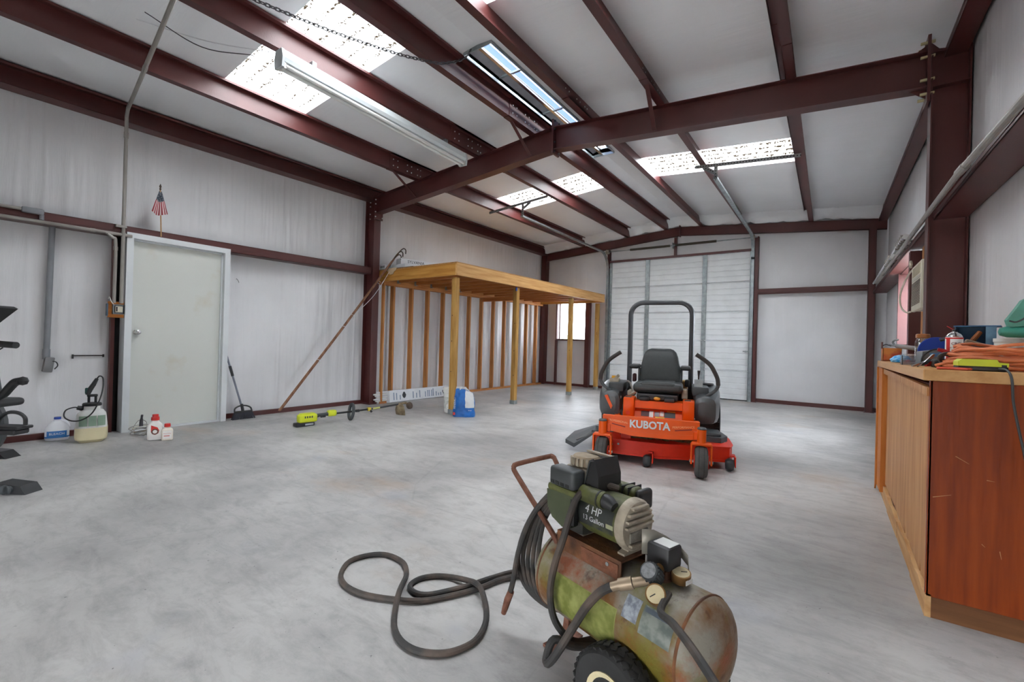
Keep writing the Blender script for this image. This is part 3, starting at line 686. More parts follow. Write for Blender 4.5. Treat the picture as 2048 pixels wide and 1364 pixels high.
# ================================================================ TIMBER LOFT
lf = thing('timber_loft', 'timber storage loft on posts and studs along the left wall', 'loft', (0, 0, 0))
def zd(y): return 2.245+TL*y          # deck top
def yplank(name, x0, x1, z0, z1, y0, y1, m, parent):
    g = G(); ybar(g, x0, x1, z0, z1, y0, y1); return obj(name, g, m, parent)
LX, LY0, LY1 = 1.955, .12, 5.42
yplank('front_rim_joist', LX-.038, LX, 2.245-.178, 2.245, LY0, LY1, RIMY, lf)
obj('end_rim_joist', G().box(.145, LX-.038, LY0, LY0+.038, zd(LY0)-.178, zd(LY0)), RIMX, lf)
obj('end_rim_joist', G().box(.145, LX-.038, LY1-.038, LY1, zd(LY1)-.178, zd(LY1)), RIMX, lf)
yplank('ledger', .105, .143, 2.245-.178, 2.245, LY0, LY1, STUDY, lf)
j0 = None
for k in range(12):
    y = .53+.405*k
    if j0 is None: j0 = obj('joist', G().box(.145, LX-.038, 0, .038, -.15, -.004), STUDX, lf, loc=(0, y, zd(y)))
    else: copy_part(j0, lf, (0, y, zd(y)))
    h0 = obj('joist_hanger', G().box(.1435, .19, y-.003, y+.041, zd(y)-.16, zd(y)-.06), GALV, lf) if k < 5 else None
yplank('deck_board', .145, LX, 2.245, 2.262, LY0-.01, LY0+2.44, PLY, lf)
yplank('deck_board', .145, LX, 2.245, 2.262, LY0+2.443, LY1, PLY, lf)
POSTS = [(1.845, .215), (1.865, 1.78), (1.885, 3.82), (1.80, 5.36)]
p0 = None
for k, (x, y) in enumerate(POSTS):
    hh = zd(y)-.178-.02
    p0 = obj('post', G().rbox(-.044, .044, -.044, .044, .03, hh, .005, 1), POSTW, lf, loc=(x, y, 0))
    q = obj('post_base', G().box(-.048, .048, -.048, .048, 0, .07), GALV, p0)
    for i in range(3):
        z = random.uniform(.4, 1.8); sd = random.choice((-1, 1))
        obj('knot', G().cyl((.012*sd, -.0435, z), (.012*sd, -.0452, z), .011, .006, 8), mat('wood_knot', srgb(84, 48, 24), .7), p0)
s0 = None
for k, y in enumerate((.47, .90, 1.31, 1.73, 2.12, 2.53, 2.95, 3.38, 3.81, 4.30, 4.76, 5.22)):
    h = zd(y)-.178-.038
    s0 = obj('stud', G().box(.06, .15, -.019, .019, .038, h), STUDZ, lf, loc=(0, y, 0))
obj('stud', G().box(.235, .29, .125, .155, .0, 2.05), STUDZ, lf)
obj('bottom_plate', G().box(.06, .15, .10, 5.5, 0, .038), STUDY, lf)
yplank('top_plate', .06, .15, 2.245-.178-.038, 2.245-.178, .12, 5.5, STUDY, lf)
obj('cross_brace', G().box(.15, 1.05, 2.92, 2.96, 1.98, 2.07), STUDX, lf)
obj('blue_clamp', G().box(1.90, 1.92, 1.70, 1.73, 2.01, 2.07), BLUE, lf)

# on the loft deck
LZ = 2.262
def carton(name, label, x0, x1, y0, y1, z0, z1, rz=0, grp=None, cat='box'):
    t = thing(name, label, cat, ((x0+x1)/2, (y0+y1)/2, z0), rz, grp); a, b, c = (x1-x0)/2, (y1-y0)/2, z1-z0
    obj('carton', G().rbox(-a, a, -b, b, 0, c, .004, 1), CARD, t); return t, a, b, c
t, a, b, c = carton('lamp_carton', 'white fluorescent lamp carton with printed end lying on the loft deck', .44, .64, .34, 1.60, LZ+.095, LZ+.225, -.30)
text('lettering', 'SYLVANIA', .07, INK, t, frame_m((a+.001, -b+.28, c*.62), (0, 1, 0), (0, 0, 1)))
obj('stripe', G().box(a, a+.001, -b+.50, b-.1, c*.3, c*.45), mat('grey_print', srgb(150, 155, 158), .7), t)
t, a, b, c = carton('lamp_carton', 'flat white carton under the printed lamp carton on the loft', .40, .78, .22, 1.3, LZ+.022, LZ+.092, -.12)
t, a, b, c = carton('lamp_carton', 'small white carton on the loft edge beside the leaning hooked poles', .19, .36, .13, .75, LZ+.012, LZ+.10, -.15)
for k in range(4): obj('print_mark', G().box(-a+.02+.035*k, -a+.04+.035*k, -b-.001, -b, .025, .06), INK, t)
tag(obj('loft_board', G().box(.40, .95, .16, .9, LZ+.011, LZ+.020), wood('dark_board', srgb(66, 52, 42), srgb(96, 78, 62), 'x')), 'dark thin board under the lamp carton on the loft', 'board')
g = G().prism([(.36, zd(0)+.03), (.62, zd(0)+.03), (.60, zd(0)-.01), (.555, zd(0)-.035), (.53, zd(0)-.075), (.44, zd(0)-.075), (.42, zd(0)-.03), (.36, zd(0)+.0)], .108, .114, 'y')
tag(obj('cardboard_flap', g, mat('pale_cardboard', srgb(190, 168, 134), .8)), 'torn tan cardboard flap hanging over the loft edge', 'cardboard')

# leaning hooked poles
lp = thing('hooked_poles', 'tied bundle of long hooked wooden poles leaning on the loft corner', 'poles', (.10, -1.50, 0))
A = Vector((.05, 0, .02)); B = Vector((.30, 1.70, 2.36))
for k in range(3):
    o = Vector((.012*(k-1), -.012*(k % 2), .008*(k-1)*.5+.02)); e = Vector((.03*(k-1), 0, .03*k))
    pts = [A+o*1.2, A.lerp(B, .5)+o, B+o+e]
    d = (B-A).normalized()
    obj('pole', G().tube(pts, .013, 8), BROWNSTICK, lp, True)
    h = B+o+e; hk = [h-d*.03, h+d*.05, h+d*(.14+.02*k), h+d*(.17+.02*k)+Vector((.03, .03, .03)), h+d*(.16+.02*k)+Vector((.06, .06, .015)), h+d*(.12+.02*k)+Vector((.075, .075, -.02))]
    obj('hook', G().tube(hk, .009, 7, smooth=4), mat('iron_hook', srgb(70, 54, 46), .6, .3), lp, True)
for t_ in (.30, .52, .60, .85):
    c = A.lerp(B, t_); d = (B-A).normalized(); e = d.orthogonal().normalized(); f2 = d.cross(e)
    obj('tie_cord', G().tube([c+Vector((0, 0, .008))+(e*math.cos(2*PI*i/10)+f2*math.sin(2*PI*i/10))*.033+d*.006*i/2 for i in range(10)], .004, 5, closed=False), CARD, lp)
obj('hanging_cord', G().tube([A.lerp(B, .64)+Vector((.03, 0, -.01)), A.lerp(B, .78)+Vector((.05, .02, -.05)), A.lerp(B, .93)+Vector((.05, .0, -.03)), B+Vector((.03, -.01, .02))], .004, 5, smooth=6), CARD, lp)

# carton of lamps leaning against studs + bundle of white sticks
t = thing('lamp_carton', 'long white printed carton on the floor against the stud wall', 'box', (.285, 1.01, .0), 0)
obj('carton', G().rbox(-.045, .045, -.72, .74, 0, .205, .004, 1, Matrix.Rotation(-.12, 4, 'Y')), CARD, t)
PR = mat('blue_grey_print', srgb(120, 136, 156), .7)
def pr(y0, y1, z0, z1, m=PR): obj('print_mark', G().box(.052-z0*.0, .0535, y0, y1, z0, z1, Matrix.Rotation(-.12, 4, 'Y') @ Matrix.Translation((-.0075, 0, 0))), m, t)
for y, h in ((-.64, .13), (-.58, .12), (-.50, .08), (-.20, .12), (-.12, .09), (-.04, .13), (.10, .10), (.16, .12), (.20, .12), (.26, .12), (.30, .14), (.38, .08), (.44, .05), (.50, .06)): pr(y, y+.022, .035, .035+h)
for y in (-.40, .60): obj('bulb_print', G().lathe([(.001, 0), (.03, .02), (.045, .06), (.02, .105), (.001, .12)], 12, Matrix.Rotation(-.12, 4, 'Y') @ Matrix.Translation((.046, y, .05)) @ Matrix.Scale(.02, 4, (1, 0, 0))), INK, t)
for k in range(7):
    z = .018+.028*k; L = .03*(k % 3)
    tag(obj('white_stick', G().cyl((.275-z*.1, .06-L, z+.0), (.275-z*.1, .275, z), .0135, None, 8), WHITE if k % 2 else CARD), 'white tube end, '+('lowest', 'second from bottom', 'third from bottom', 'middle one', 'third from top', 'second from top', 'topmost')[k]+' in the stack beside the long carton', 'tube', 'white tubes beside the long carton')
tag(obj('timber_offcut', G().box(.16, .30, -.0+.10, .24, .0, .035), STUDX), 'short timber offcut on the floor beside the left column', 'offcut')

# bucket and bag by the post
bk = thing('plastic_bucket', 'white plastic bucket with lid behind the blue bag and post', 'bucket', (1.735, .33, 0))
obj('pail', G().lathe([(.115, 0), (.12, .01), (.135, .30), (.146, .305), (.146, .33), (.137, .335)], 28), WHITE, bk, True)
obj('lid', G().lathe([(.140, .335), (.150, .337), (.150, .36), (.138, .365), (.136, .375), (.001, .375)], 28), WHITE, bk, True)
obj('label_band', G().lathe([(.1265, .06), (.1345, .24)], 28), mat('pail_print', srgb(170, 176, 170), .6, 0, .3, 25, col2=srgb(225, 225, 220)), bk, True)
bag = thing('product_bag', 'blue and white plastic product bag slumped in front of loft post', 'bag', (2.12, .17, 0), math.radians(36))
def bagshape(u, v):  # u around, v up
    h = .40; wd = .155*(1-.12*v-.10*max(0, v-.6)**1.0*2); th = .085*(1-.75*v**2)
    a = 2*PI*u; c, q = math.cos(a), math.sin(a); k = (abs(c)**3.2+abs(q)**3.2)**(-1/3.2)
    nz = .010*noise.noise(Vector((c*2.2, q*2.2, v*5)))+.006*noise.noise(Vector((c*6, q*6, v*11)))
    x = c*k*wd*(1+.02*math.sin(9*v)); y = q*k*th
    z = h*v-(.10*max(0, x/.15)*max(0, v-.55)*1.6)
    return (x+nz, y+nz*1.4, max(0, z+nz*.6*v))
def bag_part(name, test, m, off=0):
    g = G(); nu, nv = 56, 36; ids = {}
    def vid(i, j):
        i %= nu
        if (i, j) not in ids:
            p = Vector(bagshape(i/nu, j/nv)); 
            if off: p += Vector((p.x*.01, -off if p.y < 0 else off, 0))
            ids[(i, j)] = len(g.v); g.v.append(tuple(p))
        return ids[(i, j)]
    for i in range(nu):
        for j in range(nv):
            c = Vector(bagshape((i+.5)/nu, (j+.5)/nv))
            if test(c): g.f.append((vid(i, j), vid(i+1, j), vid(i+1, j+1), vid(i, j+1)))
    if not off: g.f.append(tuple(vid(i, nv) for i in range(nu))); g.f.append(tuple(vid(nu-1-i, 0) for i in range(nu)))
    return obj(name, g, m, bag, True, angle=60)
white = lambda c: c.y < -.005 and c.x > .015 and c.z > .135
bag_part('bag_body', lambda c: not white(c), BAGBLUE)
bag_part('white_panel', white, BAGWHITE, .0)
g = G()
for i in range(9): g.v += [(-.125+.028*i, -.012+.014*math.sin(i*2.1), .375-.0025*max(0, i-4)**2*1.4), (-.12+.027*i, -.01+.02*math.sin(i*1.7), .43-.004*max(0, i-4)**2*1.4+.008*math.sin(i*3))]
g.f = [(2*i, 2*i+2, 2*i+3, 2*i+1) for i in range(8)]
obj('crimped_top', g, BAGWHITE, bag, True)
text('lettering', 'MINERALS', .036, BAGWHITE, bag, frame_m((-.128, -.098, .20), (0, 0, 1), (-1, 0, 0)))
text('lettering', '40 LB', .02, BAGWHITE, bag, frame_m((.09, -.098, .10), (1, 0, 0), (0, 0, 1)))
obj('red_badge', G().box(-.15, -.12, -.0985, -.097, .03, .07), RED, bag)

# ================================================================ ELECTRICS, LAMPS
fx = thing('fluorescent_fixture', 'long white unlit twin tube fluorescent fixture under the second purlin', 'light fixture', (2.50, -1.60, 3.50))
fx.rotation_euler = (0, 0, .030)
L = 1.22
obj('housing', G().prism([(-.055, -.055), (.055, -.055), (.065, -.02), (.045, .05), (-.045, .05), (-.065, -.02)], -L, L, 'y'), mat('white_enamel', srgb(214, 222, 224), .35, 0, .03), fx)
for x in (-.034, .034): obj('lamp_tube', G().cyl((x, -L+.03, -.082), (x, L-.03, -.082), .019, None, 14), mat('frosted_lamp_glass', srgb(226, 228, 226), .3, 0, .02), fx, True)
for y in (-L, L): obj('end_cap', G().prism([(-.058, -.105), (.058, -.105), (.068, -.02), (.048, .053), (-.048, .053), (-.068, -.02)], y-.012, y+.012, 'y'), mat('lamp_end', srgb(190, 196, 198), .4), fx)
for x in (-.034, .034):
    for y in (-L+.02, L-.02): obj('lamp_holder', G().box(x-.014, x+.014, y-.014, y+.014, -.105, -.055), WHITE, fx)
for y in (-.9, .9): obj('mounting_bracket', G().box(-.05, .0, y-.02, y+.02, .048, .122), GALV, fx)
for i, (a, b) in enumerate((((1.86, -3.62, 3.60), (2.40, -2.82, 3.58)), ((1.98, -3.6, 3.62), (2.35, -2.95, 3.50)))):
    tag(obj('hanging_wire', G().tube([a, Vector(a).lerp(Vector(b), .5)+Vector((0, 0, -.04-.06*i)), b], .004, 5, smooth=8), (CARD, DKSTEEL)[i]), ('thin pale wire running to the fluorescent fixture', 'thin dark wire drooping beside the fluorescent fixture')[i], 'wire')

cd = thing('electrical_conduit', 'tall grey conduit rising beside the walk door and across the purlins', 'conduit')
obj('tube_run', G().tube([(.225, -3.275, 1.40), (.225, -3.275, 3.30), (.26, -3.285, 3.40), (.36, -3.30, 3.445), (1.30, -3.41, 3.505), (1.36, -3.418, 3.51), (2.46, -3.555, 3.555), (3.6, -3.70, 3.62)], .017, 10), CONDUIT, cd, True)
for p, q in (((.225, -3.275, 3.18), (.225, -3.275, 3.24)), ((1.26, -3.405, 3.50), (1.32, -3.413, 3.508)), ((.225, -3.275, 2.13), (.225, -3.275, 2.16))): obj('coupling', G().cyl(p, q, .021, None, 10), CONDUIT, cd, True)
obj('strap', G().box(.20, .245, -3.34, -3.25, 2.21, 2.235), CONDUIT, cd)
hc = thing('electrical_conduit', 'grey conduit along the girt bending down to the switch box', 'conduit')
pts = [(.225, YF+.05, 2.105), (.225, -3.50, 2.135), (.225, -3.42, 2.13), (.225, -3.36, 2.09), (.225, -3.335, 2.02), (.225, -3.335, 1.40)]
obj('tube_run', G().tube(pts, .016, 10, smooth=4), CONDUIT, hc, True)
obj('coupling', G().cyl((.225, -3.335, 1.96), (.225, -3.335, 2.0), .020, None, 10), CONDUIT, hc, True)
obj('coupling', G().cyl((.225, -3.54, 2.133), (.225, -3.50, 2.134), .020, None, 10), CONDUIT, hc, True)
uc = thing('electrical_conduit', 'short upper conduit on the girt ending in a grey junction fitting', 'conduit')
obj('tube_run', G().tube([(.225, YF+.05, 2.205), (.225, -4.02, 2.225)], .016, 10), CONDUIT, uc, True)
obj('junction_fitting', G().rbox(.20, .25, -4.02, -3.87, 2.195, 2.252, .015, 2), PVC, uc, True)
obj('side_outlet', G().cyl((.225, -3.885, 2.20), (.225, -3.885, 2.15), .017, None, 10), PVC, uc, True)
pv = thing('drop_conduit', 'grey plastic conduit dropping down the left wall to an outlet box', 'conduit')
obj('tube_run', G().tube([(.05, -3.785, 2.20), (.05, -3.80, .86)], .024, 12), PVC, pv, True)
obj('coupling', G().cyl((.05, -3.80, .80), (.05, -3.80, .90), .029, None, 12), PVC, pv, True)
obj('outlet_box', G().rbox(.0, .07, -.035, .035, -.075, .075, .008, 2, Matrix.Translation((.02, -3.785, .745)) @ Matrix.Rotation(-.12, 4, 'X')), mat('weathered_box', srgb(112, 112, 114), .5), pv, True)
obj('cable_loop', G().tube([(.09, -3.76, .78), (.10, -3.735, .77), (.10, -3.725, .735), (.09, -3.745, .70)], .005, 6, smooth=5), BLACK, pv, True)
sb = thing('switch_box', 'open metal switch box on an orange board beside the walk door', 'switch box', (.20, -3.30, 1.33))
obj('backing_board', G().box(-.02, .0, -.075, .055, -.085, .085), wood('orange_board', srgb(176, 104, 44), srgb(206, 134, 70), 'y'), sb)
g = G(); g.box(0, .05, -.045, -.040, -.05, .055); g.box(0, .05, .05, .055, -.05, .055); g.box(0, .05, -.045, .055, -.05, -.045); g.box(0, .05, -.045, .055, .05, .055); g.box(0, .004, -.045, .055, -.05, .055)
obj('metal_box', g, GALV, sb)
obj('switch_body', G().rbox(.01, .045, -.025, .035, -.03, .035, .004, 1), BEIGE, sb)
obj('switch_gap', G().box(.044, .046, -.02, -.008, -.02, .028), BLACK, sb)
obj('blue_clip', G().box(-.015, .01, -.09, -.076, -.07, .06), mat('slate_clip', srgb(70, 88, 104), .5), sb)
obj('wire', G().tube([(.03, -.03, .04), (.05, -.06, .08), (.04, -.075, .13), (.02, -.08, .11)], .004, 6, smooth=5), WHITE, sb, True)
# right wall conduit and old lamp fixtures
tag(obj('electrical_conduit', G().tube([(7.03, -3.2, 2.03), (7.03, -1.2, 2.155), (7.03, -.2, 2.17), (7.05, 1.75, 2.215), (7.05, 3.6, 2.22)], .018, 10).cyl((7.03, -1.28, 2.148), (7.03, -1.12, 2.158), .023, None, 10), CONDUIT, None, True), 'grey conduit running along the right wall girt past the column', 'conduit')
for k, (x, dz, y0, y1, lab) in enumerate(((7.13, .17, 1.85, 4.7, 'old white fluorescent fixture lying highest on the right wall girt'), (7.09, .08, 2.6, 5.2, 'old white fluorescent fixture lying lower on the right wall girt'))):
    f = thing('lamp_fixture', lab, 'light fixture', (x, (y0+y1)/2, 2.20+dz), 0, 'old fixtures on the right girt'); h = (y1-y0)/2
    obj('housing', G().prism([(-.06, .0), (.06, .0), (.05, .05), (-.05, .05)], -h, h, 'y', Matrix.Rotation(.3, 4, 'Y')), WHITE, f)
    obj('lamp_tube', G().cyl((-.045, -h+.03, .01), (-.045, h-.03, .01), .014, None, 10), CARD, f, True)
    for i in range(5): obj('ballast_bracket', G().box(-.06, .05, -h+.05+.12*i, -h+.07+.12*i, -.02+.01*(i % 2), .06), mat('lamp_bracket', srgb(150, 144, 136), .5), f)

# flag
fl = thing('small_flag', 'small drooping striped flag on a wooden stick above the walk door', 'flag', (.215, -2.94, 2.16))
obj('stick', G().tube([(0, 0, .03), (0, -.02, .55)], .0065, 8), wood('flag_stick', srgb(170, 130, 92), srgb(196, 160, 120), 'z'), fl, True)
obj('finial', G().lathe([(.006, 0), (.010, .012), (.007, .03), (.012, .045), (.001, .075)], 10, Matrix.Translation((0, -.02, .55))), mat('flag_finial', srgb(70, 56, 44), .5), fl, True)
nr = 13
def fp(s, t):   # s across stripes 0..1, t down 0..1
    wv = .02+.115*t; x = .010+.02*math.sin(s*PI*3+1)*t; y = -.02+(s-.55)*2*wv*.55+.03*max(0, s-.6)*t
    return (x, y, .55-.005-t*(.265-.03*abs(s-.4)+.05*(s > .75)*(1-t)*0)-.02*math.sin(s*PI))
FW = mat('flag_white', srgb(222, 200, 198), .8); FR = mat('flag_red', srgb(150, 40, 52), .8); FB = mat('flag_blue', srgb(52, 60, 74), .8, 0, 0, 60, col2=srgb(120, 126, 132), ramp=(.5, .6))
for k in range(nr):
    g = G(); T = [.42+.58*i/5 for i in range(6)]
    for t_ in T: g.v += [fp(k/nr, t_), fp((k+1)/nr, t_)]
    g.f = [(2*i, 2*i+1, 2*i+3, 2*i+2) for i in range(5)]
    o = obj('stripe', g, FR if k % 2 == 0 else FW, fl, True)
g = G()
for j in range(6):
    for i in range(9): g.v.append(fp(i/8, .42*j/5))
for j in range(5):
    for i in range(8): g.f.append((j*9+i, j*9+i+1, (j+1)*9+i+1, (j+1)*9+i))
obj('canton', g, FB, fl, True)

# wall marks: soot strip and hook
t = tag(obj('scorch_mark', G().box(.012, .02, -3.60, -3.36, .825, .838).box(.012, .02, -3.37, -3.355, .815, .845).box(.012, .02, -3.61, -3.595, .80, .845), SOOT), 'black scorched bar mark on the left wall above the sprayer', 'wall mark')
tag(obj('wall_hook', G().tube([(.0, -2.05, 1.83), (.03, -2.06, 1.84), (.045, -2.045, 1.81), (.03, -2.03, 1.79)], .005, 6, smooth=4), CHROME, None, True), 'tiny metal hook on the left wall right of the walk door', 'hook')

# ================================================================ FLOOR ITEMS BY THE LEFT WALL
def lathe_at(prof, n=28, x=0, y=0, z=0, **k): return G().lathe(prof, n, Matrix.Translation((x, y, z)), **k)
# bleach jug
bj = thing('bleach_jug', 'white bleach jug with blue cap and blue label against the left wall', 'jug', (.17, -3.725, 0), 1.38)
JW = mat('jug_white', srgb(222, 224, 228), .4, 0, .03)
obj('jug_body', G().lathe([(.03, 0), (.073, .004), (.078, .02), (.078, .10), (.074, .125), (.060, .155), (.040, .178), (.026, .190), (.024, .205)], 28, Matrix.Translation((0, 0, 0)) @ Matrix.Scale(1.12, 4, (1, 0, 0)), sq=3.2), JW, bj, True)
obj('handle', G().tube([(.0, 0, .195), (.045, 0, .185), (.072, 0, .155), (.079, 0, .12)], .014, 10, smooth=5), JW, bj, True)
obj('cap', G().lathe([(.026, 0), (.027, .004), (.026, .022), (.001, .023)], 20, Matrix.Translation((0, 0, .205))), BLUE, bj, True)
LB = mat('blue_jug_label', srgb(38, 110, 178), .45)
def facade(name, prof, a0, a1, m, parent, r, n=14, sx=1.12, sq=3.2):
    g = G()
    for z in prof:
        for i in range(n+1):
            a = a0+(a1-a0)*i/n; c, q = math.cos(a), math.sin(a); k = (abs(c)**sq+abs(q)**sq)**(-1/sq); g.v.append((r*c*k*sx, r*q*k, z))
    for j in range(len(prof)-1):
        for i in range(n): g.f.append((j*(n+1)+i, j*(n+1)+i+1, (j+1)*(n+1)+i+1, (j+1)*(n+1)+i))
    return obj(name, g, m, parent, True)
facade('label_band', (.03, .045), -2.9, -.25, LB, bj, .0788)
facade('label_block', (.045, .098), -2.35, -.8, LB, bj, .0788)
text('lettering', 'BLEACH', .030, WHITE, bj, frame_m((.0, -.0802, .07), (1, 0, 0), (0, 0, 1)))
# pump sprayer
ps = thing('pump_sprayer', 'translucent pump sprayer with yellowish liquid, black pump handle and coiled hose', 'sprayer', (.46, -3.53, 0), 1.35)
obj('tank', G().lathe([(.10, .018), (.118, .03), (.122, .06), (.118, .17), (.108, .27), (.085, .305), (.062, .315), (.060, .35), (.058, .355)], 36, sq=3.4), MILKY, ps, True)
obj('liquid_level', G().lathe([(.06, .0), (.085, .0), (.118, .03), (.1225, .06), (.1215, .145)], 36, sq=3.4), YELLIQ, ps, True)
obj('collar', G().lathe([(.07, .352), (.073, .355), (.073, .372), (.066, .38), (.03, .385)], 28), BLACK, ps, True)
g = G(); g.rbox(-.035, -.015, -.016, .016, .38, .455, .004, 1); g.rbox(.015, .035, -.016, .016, .38, .455, .004, 1); g.rbox(-.04, .04, -.018, .018, .44, .465, .008, 2); obj('pump_handle', g, BLACK, ps, True)
wd = obj('spray_wand', G().tube([(-.035, 0, .46), (-.02, 0, .51), (.005, 0, .56), (.03, 0, .62)], [.018, .022, .02, .014], 10), BLACK, ps, True)
obj('trigger', G().rbox(-.055, -.03, -.012, .012, .47, .53, .006, 1), mat('green_trigger', srgb(24, 74, 66), .45), wd, True)
obj('hose', G().tube([(.03, 0, .62), (.05, -.005, .645), (.075, -.02, .62), (.075, -.06, .52), (.05, -.115, .40), (.0, -.15, .29), (-.07, -.15, .235), (-.14, -.12, .23), (-.19, -.07, .265), (-.185, -.03, .32), (-.13, -.02, .345), (-.085, -.01, .335)], .006, 8, smooth=6), BLACK, ps, True)
obj('hose_nut', G().cyl((-.105, -.012, .34), (-.062, -.004, .325), .020, .024, 12), BLACK, ps, True)
GP = mat('pale_green_print', srgb(136, 160, 140), .6)
for i in range(3): facade('print_block', (.165, .265), -2.25+.52*i, -1.80+.52*i, GP, ps, .1235-.004, 5, 1.0, 3.4).scale = (1.03, 1.03, 1)
# coil of wire with small nozzle
wc = thing('wire_coil', 'tangled pile of thin grey wire with a small nozzle on top', 'wire', (.45, -3.13, 0))
for k in range(9):
    r = .06+.035*random.random(); c = Vector((random.uniform(-.03, .03), random.uniform(-.03, .03), .012+.009*k)); tx, ty = random.uniform(-.35, .35), random.uniform(-.35, .35)
    P = [(c.x+r*1.25*math.cos(a), c.y+r*math.sin(a), max(.006, c.z+.6*r*(tx*math.cos(a)+ty*math.sin(a)))) for a in [2*PI*i/18 for i in range(18)]]
    obj('wire_loop', G().tube(P, .0035, 6, closed=True), (CONDUIT, CHROME, DKSTEEL, mat('tan_wire', srgb(170, 156, 128), .5))[k % 4], wc, True)
obj('wire_loop', G().tube([(-.14, -.05, .01), (-.15, -.02, .08), (-.09, 0, .14), (.0, .02, .15), (.09, .02, .13), (.15, .0, .05), (.15, -.02, .01)], .003, 6, smooth=5), CONDUIT, wc, True)
obj('nozzle', G().tube([(-.01, 0, .09), (-.01, 0, .14), (-.0, .0, .18), (.012, .0, .21)], [.018, .016, .010, .011], 10), DKSTEEL, wc, True)
# two weed killer bottles
BW = mat('bottle_white', srgb(228, 226, 222), .4, 0, .02)
b1 = thing('weed_killer_bottle', 'tall white bottle with red cap and red round label by the walk door', 'bottle', (.83, -3.12, 0), 1.27)
obj('bottle_body', G().lathe([(.045, 0), (.060, .004), (.063, .02), (.063, .13), (.058, .155), (.040, .178), (.030, .186), (.028, .20)], 28, Matrix.Scale(.62, 4, (0, 1, 0)), sq=4), BW, b1, True)
obj('cap', G().lathe([(.034, 0), (.035, .004), (.034, .032), (.026, .034), (.026, .058), (.024, .06), (.001, .06)], 24, Matrix.Translation((0, 0, .20))), RED, b1, True)
g = G().prism([(-.032, .155), (-.032, .085), (.0, .055), (.028, .07), (.034, .10), (.02, .13)], -.0400, -.0393, 'y'); obj('red_label', g, RED, b1)
obj('label_disc', G().cyl((0, -.0400, .088), (0, -.0408, .088), .030, None, 20), mat('dark_label', srgb(104, 62, 50), .6), b1)
obj('label_disc', G().cyl((0, -.0408, .088), (0, -.0416, .088), .018, None, 18), BW, b1)
b2 = thing('weed_killer_bottle', 'small square white bottle with red cap beside the taller one', 'bottle', (.925, -3.045, 0), 1.27)
obj('bottle_body', G().lathe([(.04, 0), (.046, .004), (.048, .015), (.048, .095), (.042, .112), (.026, .122), (.024, .135)], 28, Matrix.Scale(.8, 4, (0, 1, 0)), sq=6), mat('bottle_cream', srgb(222, 214, 200), .4, 0, .02), b2, True)
obj('cap', G().lathe([(.026, 0), (.027, .003), (.026, .03), (.024, .032), (.001, .032)], 24, Matrix.Translation((0, 0, .135))), RED, b2, True)
obj('label_sheet', G().box(-.036, .036, -.0397, -.0390, .02, .098), BW, b2)
text('lettering', 'Weed Killer', .013, mat('red_print', srgb(190, 70, 50), .6), b2, frame_m((0, -.0398, .072), (1, 0, 0), (0, 0, 1)))
obj('print_mark', G().box(-.028, .02, -.0404, -.0397, .045, .052), mat('red_print', srgb(190, 70, 50), .6), b2)
# broom
br = thing('push_broom', 'black angle broom with grey handle leaning on wall beside the door', 'broom', (.20, -2.01, 0))
obj('handle', G().tube([(-.02, .0, .14), (-.06, -.09, .50), (-.09, -.175, .83)], .012, 10), mat('broom_handle', srgb(126, 130, 142), .4, .4), br, True)
obj('grip', G().tube([(-.0665, -.105, .56), (-.077, -.138, .69)], .017, 10), BLACK, br, True)
obj('handle_tip', G().tube([(-.087, -.166, .795), (-.092, -.18, .85)], [.013, .006], 8), BLACK, br, True)
g = G()
for i in range(44):
    u = (i/43-.5); z0 = .105; y = u*.20; sp = u*.28
    for k in range(2): g.tube([(.005+.02*k, y, z0), (.01+.03*k+.004*random.random(), sp+random.uniform(-.004, .004), .002+.012*random.random()*0)], .0035, 4)
tag(obj('bristles', g, mat('black_bristle', srgb(44, 46, 54), .8), br), kind='stuff')
g = G().tube([(.015, -.105, .10), (.0, -.095, .14), (-.01, -.05, .165), (-.015, 0, .172), (-.01, .05, .165), (.0, .095, .14), (.015, .105, .10)], .010, 8, smooth=3); g.rbox(0, .035, -.11, .11, .085, .108, .006, 1); obj('broom_head', g, BLACK, br, True)
obj('socket', G().tube([(.005, .0, .10), (-.025, -.005, .19)], .018, 10), BLACK, br, True)

# ================================================================ STRING TRIMMER
st = thing('string_trimmer', 'lime and black cordless string trimmer lying on the concrete floor', 'trimmer', (1.21, -1.72, 0))
dd = Vector((.13, 1.42, 0)); ang = math.atan2(dd.y, dd.x); st.rotation_euler = (0, 0, ang)
obj('motor_housing', G().rbox(-.10, .125, -.05, .05, .045, .145, .022, 3).rbox(-.075, .10, -.042, .042, .13, .158, .014, 2), LIME, st, True)
for k in range(4): obj('housing_vent', G().box(-.04+.028*k, -.025+.028*k, -.052, .052, .10, .125), DKGREY, st)
obj('battery', G().rbox(-.14, .09, -.048, .048, .0, .048, .012, 2), BLACK, st, True)
obj('battery_label', G().box(-.03, .07, -.0492, -.048, .014, .034), mat('grey_print', srgb(150, 155, 158), .7), st)
obj('rear_grip', G().tube([(.10, 0, .105), (.16, 0, .115), (.24, 0, .118), (.28, 0, .118)], [.030, .022, .020, .026], 12), DKGREY, st, True)
obj('trigger', G().rbox(.18, .25, -.008, .008, .08, .10, .005, 1), BLACK, st, True)
obj('shaft_clamp', G().rbox(.27, .385, -.038, .038, .085, .165, .024, 3), LIME, st, True)
obj('shaft', G().tube([(.37, 0, .115), (.55, 0, .115), (1.0, 0, .125), (1.36, 0, .150), (1.44, -.02, .158)], .0125, 10), BLACK, st, True)
fh = obj('front_handle', G().tube([(.60+.012*math.sin(a), .055*math.cos(a), .115+.100*math.sin(a)) for a in [2*PI*i/20 for i in range(20)]], .020, 8, closed=True), DKGREY, st, True)
obj('handle_clamp', G().rbox(.66, .72, -.02, .02, .10, .135, .008, 1), BLACK, st, True)
